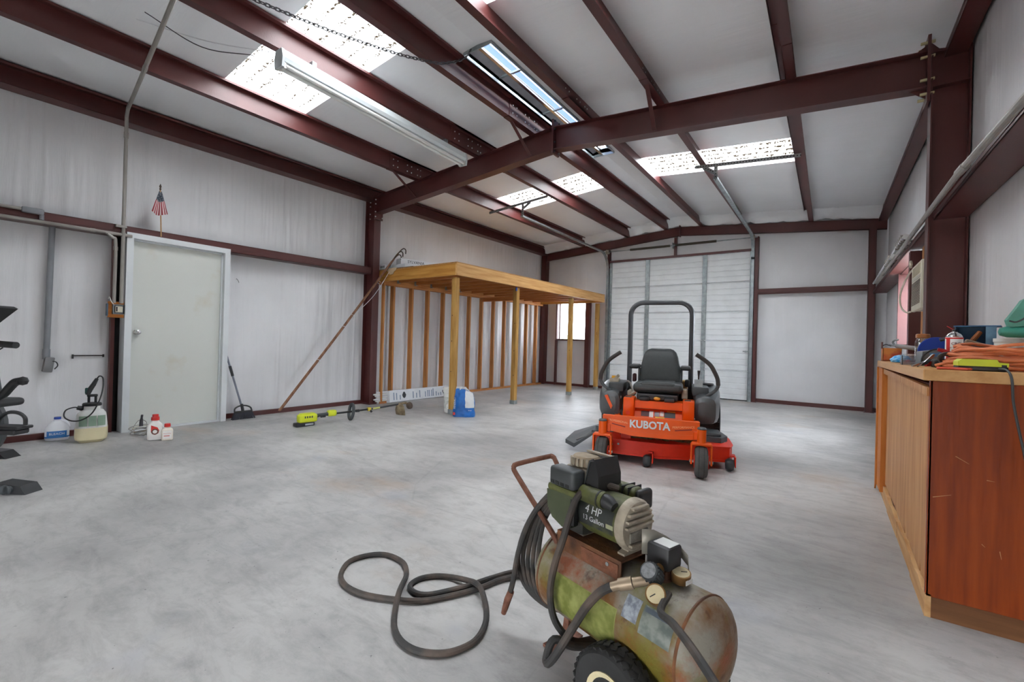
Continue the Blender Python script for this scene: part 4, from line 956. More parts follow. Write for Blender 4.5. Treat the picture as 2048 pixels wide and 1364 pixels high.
obj('coupler', G().rbox(.84, .89, -.024, .024, .098, .148, .01, 2), mat('yellow_coupler', srgb(196, 176, 60), .5), st, True)
obj('coupler_knob', G().cyl((.875, -.01, .11), (.885, -.035, .085), .014, None, 10), BLACK, st, True)
obj('shaft_sleeve', G().tube([(.92, 0, .124), (1.03, 0, .128)], .0135, 10), mat('lime_label', srgb(196, 200, 110), .5), st, True)
g = G()
for i in range(9):
    a = -1.2+2.4*i/8
    for j, (rr, zz) in enumerate(((.04, .16), (.10, .125), (.125, .065), (.12, .0))): g.v.append((1.375-rr*math.cos(a)*.62+.01*j, -.02+rr*math.sin(a)*.95, max(.0, zz)))
for i in range(8):
    for j in range(3): g.f.append((i*4+j, (i+1)*4+j, (i+1)*4+j+1, i*4+j+1))
o = obj('grass_guard', g, TANMUD, st, True); sm = o.modifiers.new('thick', 'SOLIDIFY'); sm.thickness = .006
obj('gear_neck', G().tube([(1.36, -.01, .15), (1.43, -.03, .165), (1.475, -.05, .15)], [.016, .02, .018], 10, smooth=3), TANMUD, st, True)
obj('line_head', G().lathe([(.02, -.03), (.045, -.028), (.052, -.01), (.052, .015), (.04, .028), (.015, .032)], 18, Matrix.Translation((1.49, -.07, .125)) @ Matrix.Rotation(1.15, 4, 'X') @ Matrix.Rotation(.3, 4, 'Y')), mat('muddy_head', srgb(78, 64, 52), .8, 0, .3, 20), st, True)

# ================================================================ EXERCISE BIKE (only its end shows)
eb = thing('exercise_bike', 'black exercise bike cut off at left frame edge', 'exercise bike', (1.83, -4.33, 0), .62)
# local x towards the right along the picture, y away
def bt(name, pts, r, m=BLACK, sm=4, n=10): return obj(name, G().tube(pts, r, n, smooth=sm), m, eb, True)
bt('stabiliser_bar', [(-.75, 0, .035), (.14, 0, .035)], .028, DKGREY, 0)
obj('stabiliser_foot', G().prism([(.10, 0), (.33, 0), (.29, .055), (.12, .07)], -.055, .055, 'y'), BLACK, eb)
obj('transport_wheel', G().cyl((.20, -.07, .032), (.20, -.045, .032), .030, None, 18).cyl((.225, -.07, .032), (.225, -.052, .032), .026, None, 16), DKGREY, eb, True)
bt('stabiliser_bar', [(-1.5, .80, .035), (-.92, .80, .035)], .028, DKGREY, 0)
obj('stabiliser_foot', G().prism([(-.96, 0), (-.70, 0), (-.77, .055), (-.92, .065)], .74, .86, 'y'), BLACK, eb)
bt('main_frame', [(-.70, .1, .05), (-.55, .12, .35), (-.32, .1, .62), (-.30, .1, 1.05)], .045, DKGREY)
obj('drive_cover', G().lathe([(.02, -.05), (.24, -.045), (.26, 0), (.24, .045), (.02, .05)], 32, Matrix.Translation((-.30, .14, .40)) @ Matrix.Rotation(PI/2, 4, 'X')), DKGREY, eb, True)
bt('crank', [(-.24, .0, .44), (-.02, -.02, .43)], .014, BLACK, 0)
pd = obj('pedal', G().rbox(-.03, .17, -.08, .02, .395, .43, .008, 1).rbox(.0, .19, -.085, .025, .43, .45, .006, 1), BLACK, eb, True)
obj('pedal_strap', G().tube([(.0, -.03, .44), (.015, -.03, .49), (.07, -.03, .535), (.14, -.03, .535), (.185, -.03, .505), (.19, -.03, .455)], .012, 6, smooth=4), BLACK, pd, True)
bt('lever_arm', [(-.06, .0, .63), (.0, 0, .65), (.045, 0, .70), (.08, 0, .735), (.12, 0, .745)], .026)
obj('lever_knob', G().lathe([(.001, -.03), (.022, -.022), (.03, 0), (.022, .022), (.001, .03)], 16, Matrix.Translation((.13, 0, .745))), BLACK, eb, True)
obj('seat_pad', G().rbox(-.42, -.01, -.10, .16, .56, .615, .03, 3), BLACK, eb, True)
obj('side_cover', G().prism([(-.30, .60), (-.06, .60), (-.10, .80), (-.16, .92), (-.3, .92)], .0, .06, 'y'), DKGREY, eb)
bt('handlebar', [(-.30, .05, 1.0), (-.15, .0, .995), (.10, -.02, .985)], .022, BLACK, 0, 14)
bt('sensor_cable', [(.0, -.01, .965), (-.06, -.01, .93), (-.12, .0, .91), (-.2, .02, .90)], .004, BLACK)
for o_ in eb.children:
    if not o_.name.startswith(('stabiliser', 'transport', 'main', 'drive')): o_.location.x += .10
obj('console', G().prism([(-.34, 1.10), (-.10, 1.13), (.03, 1.235), (.0, 1.25), (-.34, 1.20)], -.08, .14, 'y'), BLACK, eb)

# ================================================================ ZERO-TURN MOWER
mw = thing('riding_mower', 'orange zero-turn riding mower with black seat and roll bar facing the camera', 'mower', (5.172, -.840, 0), math.radians(14))
def mo(name, g, m, smooth=True, parent=None, angle=35): return obj(name, g, m, parent or mw, smooth, angle=angle)
# deck
dk = [(-.56, .42), (-.44, .22), (.06, .20), (.30, .27), (.66, .36), (.69, .48), (.68, .80), (.45, 1.02), (-.35, 1.02), (-.58, .8)]
g = G().prism(dk, .085, .205, 'z'); g.prism([(x*1.012, .6+(y-.6)*1.02) for x, y in dk], .198, .208, 'z'); g.prism([(x*1.008, .6+(y-.6)*1.015) for x, y in dk], .07, .09, 'z')
deck = mo('mower_deck', g, REDORANGE)
mo('deck_bolt', G().cyl((-.36, .225, .155), (-.36, .205, .155), .010, None, 6).cyl((-.30, .225, .165), (-.30, .205, .165), .010, None, 6), GALV, False, deck)
mo('spindle_cover', G().prism([(.38, .52), (.60, .50), (.66, .62), (.62, .85), (.40, .88)], .208, .255, 'z').rbox(.42, .60, .55, .80, .25, .285, .015, 2), DKGREY, False, deck)
mo('spindle_cover', G().prism([(-.40, .52), (-.58, .55), (-.56, .82), (-.36, .85)], .208, .255, 'z'), DKGREY, False, deck)
g = G()
for i in range(160):
    x = random.uniform(-.30, .34); y = random.uniform(.34, .60); z = .208+random.random()*.035
    g.box(x-.02, x+.02, y-.006, y+.006, .206, z)
tag(mo('grass_debris', g, mat('dry_clippings', srgb(84, 66, 46), .95, 0, .4, 30), False, deck), kind='stuff')
mo('deck_strut', G().box(-.29, -.20, .30, .36, .20, .34), REDORANGE, False, deck)
mo('deck_sticker', G().box(.60, .64, .55, .62, .2085, .2095), WHITE, False, deck); mo('deck_sticker', G().box(.58, .63, .66, .72, .2085, .2095), mat('yellow_sticker', srgb(220, 190, 60), .5), False, deck)
# discharge chute
g = G().add([(-.56, .42, .215), (-.60, .92, .215), (-.86, .80, .13), (-.88, .48, .10), (-.76, .36, .09), (-.56, .42, .20), (-.60, .92, .20), (-.86, .80, .115), (-.88, .48, .06), (-.76, .36, .05)],
            [(0, 1, 2, 3, 4), (9, 8, 7, 6, 5), (0, 5, 6, 1), (1, 6, 7, 2), (2, 7, 8, 3), (3, 8, 9, 4), (4, 9, 5, 0)])
mo('discharge_chute', g, DKGREY, False)
mo('chute_hinge', G().box(-.60, -.54, .44, .90, .205, .225), BLACK, False)
for x, y in ((-.03, .13), (.66, .33), (-.50, .24)):
    w_ = mo('scalp_roller', G().lathe([(.02, -.036), (.04, -.034), (.054, -.015), (.056, .01), (.045, .032), (.02, .036)], 22, Matrix.Translation((x, y, .058)) @ Matrix.Rotation(PI/2, 4, 'Y')), mat('roller_black', srgb(46, 48, 50), .4))
    mo('roller_bracket', G().box(.042+x, .050+x, y-.02, y+.10, .04, .13).box(x+.0, x+.05, y+.05, y+.12, .115, .13), REDORANGE, False, w_)
# casters
TIRE = mat('caster_tyre', srgb(70, 68, 66), .8, 0, .15, 20, .2, 60)
for sx in (-1, 1):
    x = .415*sx
    wl = mo('caster_wheel', G().lathe([(.06, -.05), (.10, -.052), (.122, -.044), (.131, -.02), (.132, 0), (.131, .02), (.122, .044), (.10, .052), (.06, .05)], 36, Matrix.Translation((x, .0, .132)) @ Matrix.Rotation(PI/2, 4, 'Y')), TIRE)
    mo('tread_groove', G().lathe([(.1325, -.022), (.1335, -.020), (.1325, -.018)], 36, Matrix.Translation((x, 0, .132)) @ Matrix.Rotation(PI/2, 4, 'Y')).lathe([(.1325, .018), (.1335, .020), (.1325, .022)], 36, Matrix.Translation((x, 0, .132)) @ Matrix.Rotation(PI/2, 4, 'Y')), RUBBER, True, wl)
    mo('hub', G().cyl((x-.06, 0, .132), (x+.06, 0, .132), .055, None, 18), REDORANGE, True, wl)
    g = G(); g.rbox(x-.078, x+.078, -.035, .035, .272, .295, .006, 1)
    for q in (-1, 1): g.rbox(x+q*.078-.007, x+q*.078+.007, -.032, .032, .11, .285, .004, 1)
    fk = mo('caster_fork', g, ORANGE)
    mo('axle_bolt', G().cyl((x-.092, 0, .132), (x+.092, 0, .132), .012, None, 10), GALV, True, fk)
    tb = mo('caster_tube', G().cyl((x, 0, .293), (x, 0, .405), .036, None, 22), ORANGE)
    mo('tube_cap', G().lathe([(.037, .405), (.038, .412), (.030, .422), (.001, .424)], 20, Matrix.Translation((x, 0, 0))), DKGREY, True, tb)
    mo('front_arm', G().rbox(x-.035*sx-.03, x-.035*sx+.03, .03, .75, .305, .375, .006, 1), ORANGE)
# front bumper plate with lettering
pl = [(-.425, .45), (.40, .45), (.40, .305), (.15, .285), (.085, .325), (-.10, .325), (-.155, .285), (-.36, .315), (-.425, .335)]
fp_ = mo('front_plate', G().prism(pl, .045, .06, 'y').prism([(-.36, .315), (-.155, .285), (.15, .285), (.40, .305), (.40, .345), (.15, .325), (-.155, .325), (-.36, .355)], .041, .046, 'y'), ORANGE, False)
mo('top_lip', G().rbox(-.425, .40, .045, .09, .445, .456, .003, 1), ORANGE, False, fp_)
text('lettering', 'KUBOTA', .092, LETTER, fp_, frame_m((-.012, .0405, .392), (1, 0, 0), (0, 0, 1)) @ Matrix.Scale(.93, 4, (1, 0, 0)), .002, bold=.0028)
text('lettering', 'PROFESSIONAL', .026, mat('pale_orange_print', srgb(240, 160, 110), .5), fp_, frame_m((-.285, .0435, .405), (1, 0, -.10), (0, 0, 1)), .0008)
text('lettering', 'PERFORMANCE', .026, mat('pale_orange_print', srgb(240, 160, 110), .5), fp_, frame_m((.27, .0435, .40), (1, 0, .10), (0, 0, 1)), .0008)
for a, b in (((-.34, .385), (-.22, .365)), ((.20, .37), (.34, .392))): mo('slot', G().prism([a, b, (b[0], b[1]-.010), (a[0], a[1]-.008)], .0425, .0448, 'y'), mat('slot_red', srgb(120, 24, 14), .6), False, fp_)
# floor pan and front panels
mo('floor_pan', G().rbox(-.32, .34, .09, .70, .345, .365, .005, 1), ORANGE)
mo('side_tower', G().rbox(-.315, -.205, .60, .80, .34, .565, .012, 2), ORANGE); mo('side_tower', G().rbox(.255, .365, .60, .80, .34, .565, .012, 2), ORANGE)
mo('tower_cap', G().box(-.30, -.24, .62, .70, .565, .569), BLACK, False); mo('tower_cap', G().box(.275, .33, .62, .70, .565, .569), BLACK, False)
pn = mo('front_panel', G().prism([(.64, .36), (.69, .455), (.65, .46), (.66, .535), (.78, .545), (.78, .36)], -.205, .255, 'x'), ORANGE, False)
mo('panel_seam', G().box(-.20, .25, .652, .665, .4555, .4595), BLACK, False, pn)
for x0, x1, z0, z1, m in ((-.14, -.06, .38, .43, mat('maroon_label', srgb(82, 28, 26), .5)), (-.06, -.02, .375, .435, WHITE), (-.01, .04, .385, .43, mat('grey_print', srgb(150, 155, 158), .7)), (.045, .08, .39, .435, WHITE), (.085, .19, .38, .43, DKGREY), (.0, .09, .372, .382, mat('yellow_sticker', srgb(220, 190, 60), .5)), (.11, .19, .432, .442, mat('yellow_sticker', srgb(220, 190, 60), .5))):
    yy = .64+(z0+z1)/2*0; mo('warning_label', G().add([(x0, .6385+(z0-.36)*.526, z0), (x1, .6385+(z0-.36)*.526, z0), (x1, .6385+(z1-.36)*.526, z1), (x0, .6385+(z1-.36)*.526, z1), (x0, .645+(z0-.36)*.526, z0), (x1, .645+(z0-.36)*.526, z0), (x1, .645+(z1-.36)*.526, z1), (x0, .645+(z1-.36)*.526, z1)], [(0, 1, 2, 3), (7, 6, 5, 4), (0, 4, 5, 1), (1, 5, 6, 2), (2, 6, 7, 3), (3, 7, 4, 0)]), m, False, pn)
mo('round_label', G().cyl((-.265, .6, .41), (-.265, .598, .41), .022, None, 16), mat('red_label', srgb(220, 70, 40), .5), False)
# seat base, lamp
mo('seat_base', G().rbox(-.19, .21, .68, 1.15, .545, .605, .01, 1).rbox(-.16, -.06, .64, .72, .535, .58, .012, 2).rbox(.08, .18, .64, .72, .535, .58, .012, 2), BLACK)
mo('amber_reflector', G().lathe([(.034, 0), (.030, .008), (.018, .014), (.001, .016)], 20, Matrix.Translation((.012, .655, .565)) @ Matrix.Rotation(PI/2, 4, 'X') @ Matrix.Scale(.55, 4, (0, 1, 0))), mat('amber_lens', srgb(224, 160, 60), .2))
mo('seat_bar', G().box(-.18, .20, .655, .668, .595, .605), DKGREY, False)
mo('hydraulic_parts', G().rbox(-.30, -.22, .80, .95, .56, .62, .01, 1).rbox(.24, .30, .80, .95, .56, .66, .01, 1).cyl((-.26, .78, .58), (-.20, .76, .62), .014, None, 8), ALU)
g = G()
NU = 20
def cushion(x0, x1, y0, y1, z0, z1, r): return G().rbox(x0, x1, y0, y1, z0, z1, r, 4)
mo('seat_cushion', cushion(-.235, .255, .70, 1.16, .612, .715, .045), VINYL)
mo('seat_insert', cushion(-.165, .185, .705, 1.12, .66, .728, .03), VINYL)
# backrest: lofted rounded trapezoid
secs = []
for i, (z, hw, th) in enumerate(((.68, .19, .03), (.70, .213, .055), (.76, .22, .062), (.88, .205, .060), (.98, .185, .055), (1.03, .165, .050), (1.06, .135, .04), (1.072, .10, .022))):
    yc = 1.12+(z-.68)*.22; s = []
    for j in range(28):
        a = 2*PI*j/28; c, q = math.cos(a), math.sin(a); k = (abs(c)**3+abs(q)**3)**(-1/3); s.append(Vector((.012+c*k*hw, yc+q*k*th+.03*(c*k)**2*-1, z)))
    secs.append(s)
mo('backrest', G().strip(None, secs), VINYL)
for sx in (-1, 1):
    xc = .012+sx*.262
    ar = mo('armrest', G().rbox(xc-.052, xc+.052, .90, 1.20, .848, .892, .02, 3), BLACK)
    mo('armrest_bracket', G().rbox(xc-.04*sx-.012, xc-.04*sx+.012, 1.10, 1.18, .66, .85, .006, 1), DKGREY, True, ar)
# roll bar
pts = [(-.338, 1.36, .50), (-.338, 1.36, 1.46)]+[(-.338+.145*(1-math.cos(a)), 1.36, 1.46+.145*math.sin(a)) for a in [PI/2*i/7 for i in range(1, 8)]]
pts += [(-x, y, z) for x, y, z in reversed(pts)]
pts = [(x, y-.03*(z-.5)*.0, z) for x, y, z in pts]
mo('roll_bar', G().tube([(x-.008, y, z) for x, y, z in pts], .028, 10), mat('roll_bar_grey', srgb(66, 68, 72), .4, .2))
for sx in (-1, 1): mo('roll_bar_bracket', G().rbox(-.008+sx*.338-.035, -.008+sx*.338+.035, 1.31, 1.40, .40, .62, .005, 1), BLACK)
# steering levers
for sx in (-1, 1):
    P = [(.375*sx, .78, .53), (.46*sx, .76, .60), (.545*sx, .75, .665), (.578*sx, .75, .725), (.57*sx, .75, .79), (.54*sx, .75, .86), (.505*sx, .75, .92), (.45*sx, .75, .97), (.37*sx, .75, 1.025)]
    lv = mo('steering_lever', G().tube(P, .017, 10, smooth=4), DKGREY)
    mo('grip_sleeve', G().tube(P[3:], .0205, 10, smooth=4), mat('lever_foam', srgb(58, 54, 52), .8), True, lv)
    mo('lever_clamp', G().rbox(.385*sx-.03, .385*sx+.03, .765, .80, .53, .555, .004, 1), GALV, True, lv)
# fenders and consoles
for sx in (-1, 1):
    secs = []
    for y, x0, x1, z0, z1 in ((.66, .40, .50, .40, .56), (.69, .365, .56, .345, .60), (.85, .36, .60, .325, .645), (1.1, .36, .62, .40, .68), (1.35, .36, .625, .46, .69), (1.65, .37, .60, .44, .66), (1.75, .42, .54, .48, .60)):
        s = []
        for j in range(24):
            a = 2*PI*j/24; c, q = math.cos(a), math.sin(a); k = (abs(c)**4+abs(q)**4)**(-1/4)
            s.append(Vector((sx*((x0+x1)/2+c*k*(x1-x0)/2), y, (z0+z1)/2+q*k*(z1-z0)/2)))
        secs.append(s)
    fd = mo('fender', G().strip(None, secs), mat('fender_plastic', srgb(78, 82, 84), .4, 0, .06))
    mo('console', G().rbox(min(sx*.34, sx*.50), max(sx*.34, sx*.50), .80, 1.25, .60, .695, .015, 2), DKGREY, True, fd)
    if sx < 0: mo('orange_decal', G().prism([(-.515, .565), (-.485, .575), (-.43, .46), (-.445, .425)], .650, .664, 'y'), ORANGE, False, fd)
    if sx > 0:
        mo('control_plate', G().box(.36, .44, .82, .825, .68, .77).box(.385, .392, .815, .82, .69, .755), GALV, False, fd)
        mo('throttle_lever', G().tube([(.40, .84, .73), (.40, .82, .80), (.40, .81, .86)], [.006, .008, .014], 8), BLACK, True, fd)
        mo('fuel_cap', G().lathe([(.06, .69), (.062, .705), (.055, .715), (.001, .717)], 20, Matrix.Translation((.50, 1.15, 0))), BLACK, True, fd)
# rear tyres
for sx in (-1, 1):
    x = .53*sx
    tr_ = mo('rear_tyre', G().lathe([(.13, -.10), (.20, -.112), (.255, -.105), (.272, -.08), (.276, 0), (.272, .08), (.255, .105), (.20, .112), (.13, .10)], 40, Matrix.Translation((x, 1.46, .278)) @ Matrix.Rotation(PI/2, 4, 'Y')), RUBBER)
    g = G()
    for i in range(30):
        for k in range(4):
            a = 2*PI*(i+.5*(k % 2))/30; xx = x-.078+.052*k; m_ = Matrix.Translation((x*0, 1.46, .278)) @ Matrix.Rotation(a, 4, 'X')
            g.box(xx-.019, xx+.019, -.018, .018, .268, .283, m_)
    tag(mo('tread_block', g, RUBBER, False, tr_), kind='stuff')
    mo('wheel_rim', G().lathe([(.02, -.09), (.12, -.085), (.135, -.10), (.135, .10), (.12, .085), (.02, .09)], 28, Matrix.Translation((x, 1.46, .278)) @ Matrix.Rotation(PI/2, 4, 'Y')), DKGREY, True, tr_)
# engine and left side parts
en = mo('engine', G().rbox(-.26, .28, 1.40, 1.95, .40, .66, .03, 2).rbox(-.20, .22, 1.45, 1.85, .64, .74, .04, 3), BLACK)
mo('air_cleaner', G().rbox(.10, .30, 1.28, 1.40, .58, .72, .02, 2), mat('tan_filter', srgb(176, 140, 84), .7), True, en)
mo('main_chassis', G().rbox(-.33, .35, .70, 1.95, .30, .42, .01, 1), ORANGE)
mo('valve_body', G().rbox(-.50, -.40, .86, .98, .69, .735, .012, 2).cyl((-.46, .88, .71), (-.40, .86, .77), .016, None, 10), ALU)
mo('yellow_filler_cap', G().lathe([(.028, 0), (.03, .006), (.026, .026), (.001, .028)], 14, Matrix.Translation((-.455, .90, .735))), mat('yellow_cap', srgb(222, 164, 40), .4))
mo('seat_belt_reel', G().rbox(-.285, -.245, 1.12, 1.20, .69, .78, .01, 1), mat('belt_maroon', srgb(72, 34, 36), .6)); mo('seat_belt_reel', G().rbox(.27, .32, 1.12, 1.20, .66, .74, .01, 1), BLACK)
mo('brake_lever', G().tube([(-.30, .80, .72), (-.27, .80, .70), (-.235, .78, .60)], .010, 8), CONDUIT)

# ================================================================ AIR COMPRESSOR
ac = thing('air_compressor', 'rusty olive wheeled air compressor in the foreground', 'compressor', (5.9227, -3.3783, 0), math.radians(-17.69))
def co(name, g, m, smooth=True, parent=None, angle=35): return obj(name, g, m, parent or ac, smooth, angle=angle)
RX = Matrix.Rotation(PI/2, 4, 'Y')
def lx(prof, n=32, y=0, z=0): return G().lathe(prof, n, Matrix.Translation((0, y, z)) @ RX)   # profile (r, x)
dome = lambda s: [(.138*math.cos(a), s*(.262+.062*math.sin(a))) for a in [PI/2*i/8 for i in range(9)]]
prof = [(max(.001, r), x) for r, x in reversed(dome(-1))]+[(max(.001, r), x) for r, x in dome(1)]
tk = co('tank', lx(prof, 56, 0, .289), TANK, angle=60)
for s in (-1, 1): co('weld_seam', lx([(.1375, s*.258), (.1405, s*.261), (.1405, s*.264), (.1375, s*.267)], 56, 0, .289), RUSTPL, True, tk)
def wrap(name, x0, x1, a0, a1, m, r=.1388, parent=None, n=12):
    g = G()
    for i in range(n+1):
        a = a0+(a1-a0)*i/n
        for x in (x0, x1): g.v.append((x, -r*math.cos(a), .289+r*math.sin(a)))
    g.f = [(2*i, 2*i+2, 2*i+3, 2*i+1) for i in range(n)]
    return co(name, g, m, True, parent)
lb = wrap('faded_label', -.20, .075, -.55, .42, LABELG, .1390, tk)
wrap('label_border', -.197, .072, -.53, .40, mat('label_inner', srgb(106, 112, 44), .6, 0, 0, 26, .1, 50, col2=srgb(146, 150, 84), ramp=(.4, .68)), .1393, lb)
wrap('data_plate', .15, .245, .25, .78, mat('grey_data_plate', srgb(96, 104, 100), .5, 0, 0, 30, col2=srgb(136, 142, 134), ramp=(.4, .6)), .1390, tk)
wrap('data_plate_header', .155, .24, .66, .75, mat('slate_print', srgb(84, 94, 104), .6), .1393, tk)
wrap('data_plate', .09, .14, .35, .80, mat('blue_grey_plate', srgb(112, 118, 128), .5, 0, 0, 60, col2=srgb(160, 166, 174), ramp=(.4, .6)), .1390, tk)
# saddle
g = G(); g.box(-.225, .05, -.082, .082, .452, .457); g.box(-.225, .05, -.084, -.080, .385, .457); g.box(-.225, .05, .080, .084, .385, .457)
sd = co('mounting_saddle', g, RUSTPL, False)
co('saddle_plate', G().box(-.11, .04, -.0865, -.084, .402, .444), mat('rust_nameplate', srgb(112, 68, 46), .7, 0, .2, 40, .3, 90), False, sd)
co('saddle_bolt', G().cyl((.0, -.083, .432), (.0, -.089, .432), .006, None, 8).cyl((-.20, -.03, .457), (-.20, -.03, .464), .008, None, 6), GALV, False, sd)
# motor
MZ = .543
mt = co('motor_body', lx([(.03, -.165), (.070, -.163), (.074, -.158), (.074, .015), (.070, .02)], 36, 0, MZ), OLIVE)
def mwrap(name, x0, x1, a0, a1, m, r): 
    g = G(); n = 12
    for i in range(n+1):
        a = a0+(a1-a0)*i/n
        for x in (x0, x1): g.v.append((x, -r*math.cos(a), MZ+r*math.sin(a)))
    g.f = [(2*i, 2*i+2, 2*i+3, 2*i+1) for i in range(n)]
    return co(name, g, m, True, mt)
mwrap('black_decal', -.145, .005, -.45, .55, mat('worn_black_decal', srgb(48, 52, 50), .5, 0, 0, 20, col2=srgb(84, 88, 62), ramp=(.5, .7)), .0744)
text('lettering', '4 HP', .034, LETTER, mt, frame_m((-.075, -.0722, MZ+.022), (1, 0, 0), (0, .28, .94)), .0005)
text('lettering', '13 Gallon', .023, LETTER, mt, frame_m((-.073, -.0750, MZ-.006), (1, 0, 0), (0, -.06, 1)), .0005)
co('decal_patch', G().box(-.020, .008, -.0757, -.0745, MZ-.012, MZ+.001), mat('faded_patch', srgb(150, 152, 120), .6), False, mt)
ec = co('motor_end_cap', lx([(.076, .012), (.079, .016), (.079, .034), (.072, .044), (.03, .046), (.001, .046)], 36, 0, MZ), ALU)
for k in range(5):
    z = MZ+.058-.018*k if k < 4 else MZ-.052; hw = math.sqrt(max(.0004, .072**2-(z-MZ)**2))
    co('cooling_fin', G().rbox(.040, .056, -hw*.9, hw*.9, z-.004, z+.004, .002, 1), ALU, True, ec)
co('face_plate', G().rbox(.044, .050, -.045, .045, MZ-.045, MZ-.012, .004, 1), mat('grey_face', srgb(128, 124, 114), .7, 0, .2, 40, .3, 80), True, ec)
for x in (-.15, .02): co('motor_foot', G().prism([(-.05, .457), (.05, .457), (.05, .463), (.032, .467), (.026, MZ-.05), (-.026, MZ-.05), (-.032, .467), (-.05, .463)], x-.012, x+.014, 'x'), ALU, False)
cp = co('start_capacitor', G().tube([(-.13, -.062, .607), (-.035, -.062, .607)], .027, 14), OLIVE)
co('capacitor_boot', G().tube([(-.036, -.062, .607), (-.020, -.062, .606), (.002, -.062, .598)], [.024, .022, .016], 12), BLACK, True, cp)
co('capacitor_band', G().tube([(-.055, -.062, .607), (-.049, -.062, .607)], .0285, 14), BLACK, True, cp)
cp2 = co('run_capacitor', G().rbox(-.135, .0, .038, .105, .57, .632, .026, 4), OLIVE)
co('capacitor_end', G().rbox(-.003, .022, .036, .107, .568, .634, .026, 4), BLACK, True, cp2)
for k in range(2): co('capacitor_band', G().rbox(-.055+.025*k, -.050+.025*k, .037, .106, .569, .634, .026, 4), BLACK, True, cp2)
# pump
pb = co('pump_crankcase', G().rbox(-.275, -.155, -.065, .065, .457, .60, .02, 2), mat('sooty_casting', srgb(58, 58, 54), .6, 0, .2, 20))
secs = []
gh = G().prism([(-.305, .578), (-.30, .52), (-.275, .488), (-.225, .470), (-.185, .478), (-.17, .53), (-.175, .585)], -.092, -.05, 'y')
bh = co('blower_housing', gh, mat('olive_grey_housing', srgb(70, 78, 54), .45, 0, .15, 9), False)
co('housing_top', G().rbox(-.305, -.165, -.093, .02, .575, .602, .01, 2), OLIVE, True, bh)
co('grille_slot', G().box(-.186, -.168, -.094, -.075, .49, .575), BLACK, False, bh)
fb = co('air_filter', G().rbox(-.283, -.165, -.105, -.045, .604, .668, .012, 3), DKGREY)
for k in range(4): co('filter_slot', G().box(-.272+.024*k, -.257+.024*k, -.1065, -.104, .612, .622), BLACK, False, fb)
hd = co('cylinder_head', G().rbox(-.262, -.165, -.045, .055, .620, .668, .008, 2), ALU)
co('head_cover', G().lathe([(.046, .668), (.05, .672), (.047, .694), (.04, .702), (.001, .704)], 30, Matrix.Translation((-.213, .005, 0)) @ Matrix.Scale(1.08, 4, (1, 0, 0))), mat('tan_casting', srgb(150, 134, 112), .7, 0, .15, 30, .3, 80), True, hd)
for k in range(10):
    a = -PI*.75+PI*.9*k/9; co('head_rib', G().box(-.004, .004, -.055, -.044, .672, .697, Matrix.Translation((-.213, .005, 0)) @ Matrix.Rotation(a+PI/2, 4, 'Z')), ALU, False, hd)
co('head_gasket', G().rbox(-.272, -.158, -.05, .06, .612, .622, .004, 1), DKSTEEL, True, hd)
sh = co('shroud', G().prism([(-.262, .60), (-.165, .622), (-.145, .705), (-.125, .712), (-.108, .66), (-.105, .55), (-.13, .50), (-.20, .50), (-.262, .55)], .028, .062, 'y').prism([(-.175, .60), (-.16, .622), (-.142, .705), (-.125, .712), (-.108, .66), (-.105, .55), (-.13, .50), (-.17, .52)], -.05, .03, 'y'), BLACK, False)
co('shroud_rim', G().tube([(-.25, -.052, .602), (-.165, -.052, .622), (-.143, -.052, .704), (-.128, -.052, .711)], .004, 6), DKGREY, True, sh)
co('shroud_strap', G().box(-.235, -.125, .03, .045, .706, .712), ALU, False, sh)
for o_ in (pb, bh, fb, hd, sh): o_.location = (.03, 0, .008 if o_ is not pb else 0)
# pressure switch cluster
swb = co('pressure_switch', G().rbox(.098, .172, -.032, .036, .495, .560, .008, 2), BLACK)
co('switch_label', G().box(.112, .166, -.018, .030, .5602, .5612), WHITE, False, swb)
co('switch_tag', G().prism([(-.032, .52), (-.032, .49), (.0, .475), (.0, .50)], .096, .0975, 'x'), WHITE, False, swb)
co('switch_base', G().rbox(.105, .165, -.028, .030, .470, .497, .004, 1), mat('rusty_cast', srgb(92, 62, 44), .7, 0, .3, 30), True, swb)
g = G(); P = [(.062, -.005, .575), (.080, .028, .572), (.11, .046, .560), (.15, .050, .548), (.182, .046, .53), (.192, .036, .50)]
for i, p in enumerate(P): g.v += [(p[0], p[1], p[2]), (p[0], p[1]+.002, p[2]-(.075 if i < 2 else .03))]
g.f = [(2*i, 2*i+2, 2*i+3, 2*i+1) for i in range(len(P)-1)]
o = co('bent_bracket', g, mat('dull_sheet_metal', srgb(150, 146, 136), .5, .4), True, swb); o.modifiers.new('thick', 'SOLIDIFY').thickness = .002
co('riser_pipe', G().cyl((.135, 0, .40), (.135, 0, .475), .016, None, 12).lathe([(.03, .415), (.034, .42), (.03, .44), (.02, .45)], 16, Matrix.Translation((.135, 0, 0))), mat('rusty_cast', srgb(92, 62, 44), .7, 0, .3, 30))
BRASS = mat('dull_brass', srgb(130, 96, 56), .45, .5, .2, 20)
rg = co('regulator', G().cyl((.15, -.02, .455), (.165, -.085, .452), .014, None, 12), BRASS)
kd = Vector((.05, -.75, .66)).normalized(); kc = Vector((.158, -.075, .452))
g = G().cyl(kc-kd*.02, kc+kd*.024, .026, .025, 22)
for i in range(18):
    e = kd.orthogonal().normalized(); f2 = kd.cross(e); a = 2*PI*i/18; c = kc+(e*math.cos(a)+f2*math.sin(a))*.026; g.cyl(c-kd*.018, c+kd*.018, .0028, None, 5)
kn = co('regulator_knob', g, DKGREY, True, rg); co('knob_face', G().cyl(kc+kd*.024, kc+kd*.026, .021, None, 20), mat('knob_disc', srgb(120, 122, 124), .5, 0, .3, 90), True, rg)
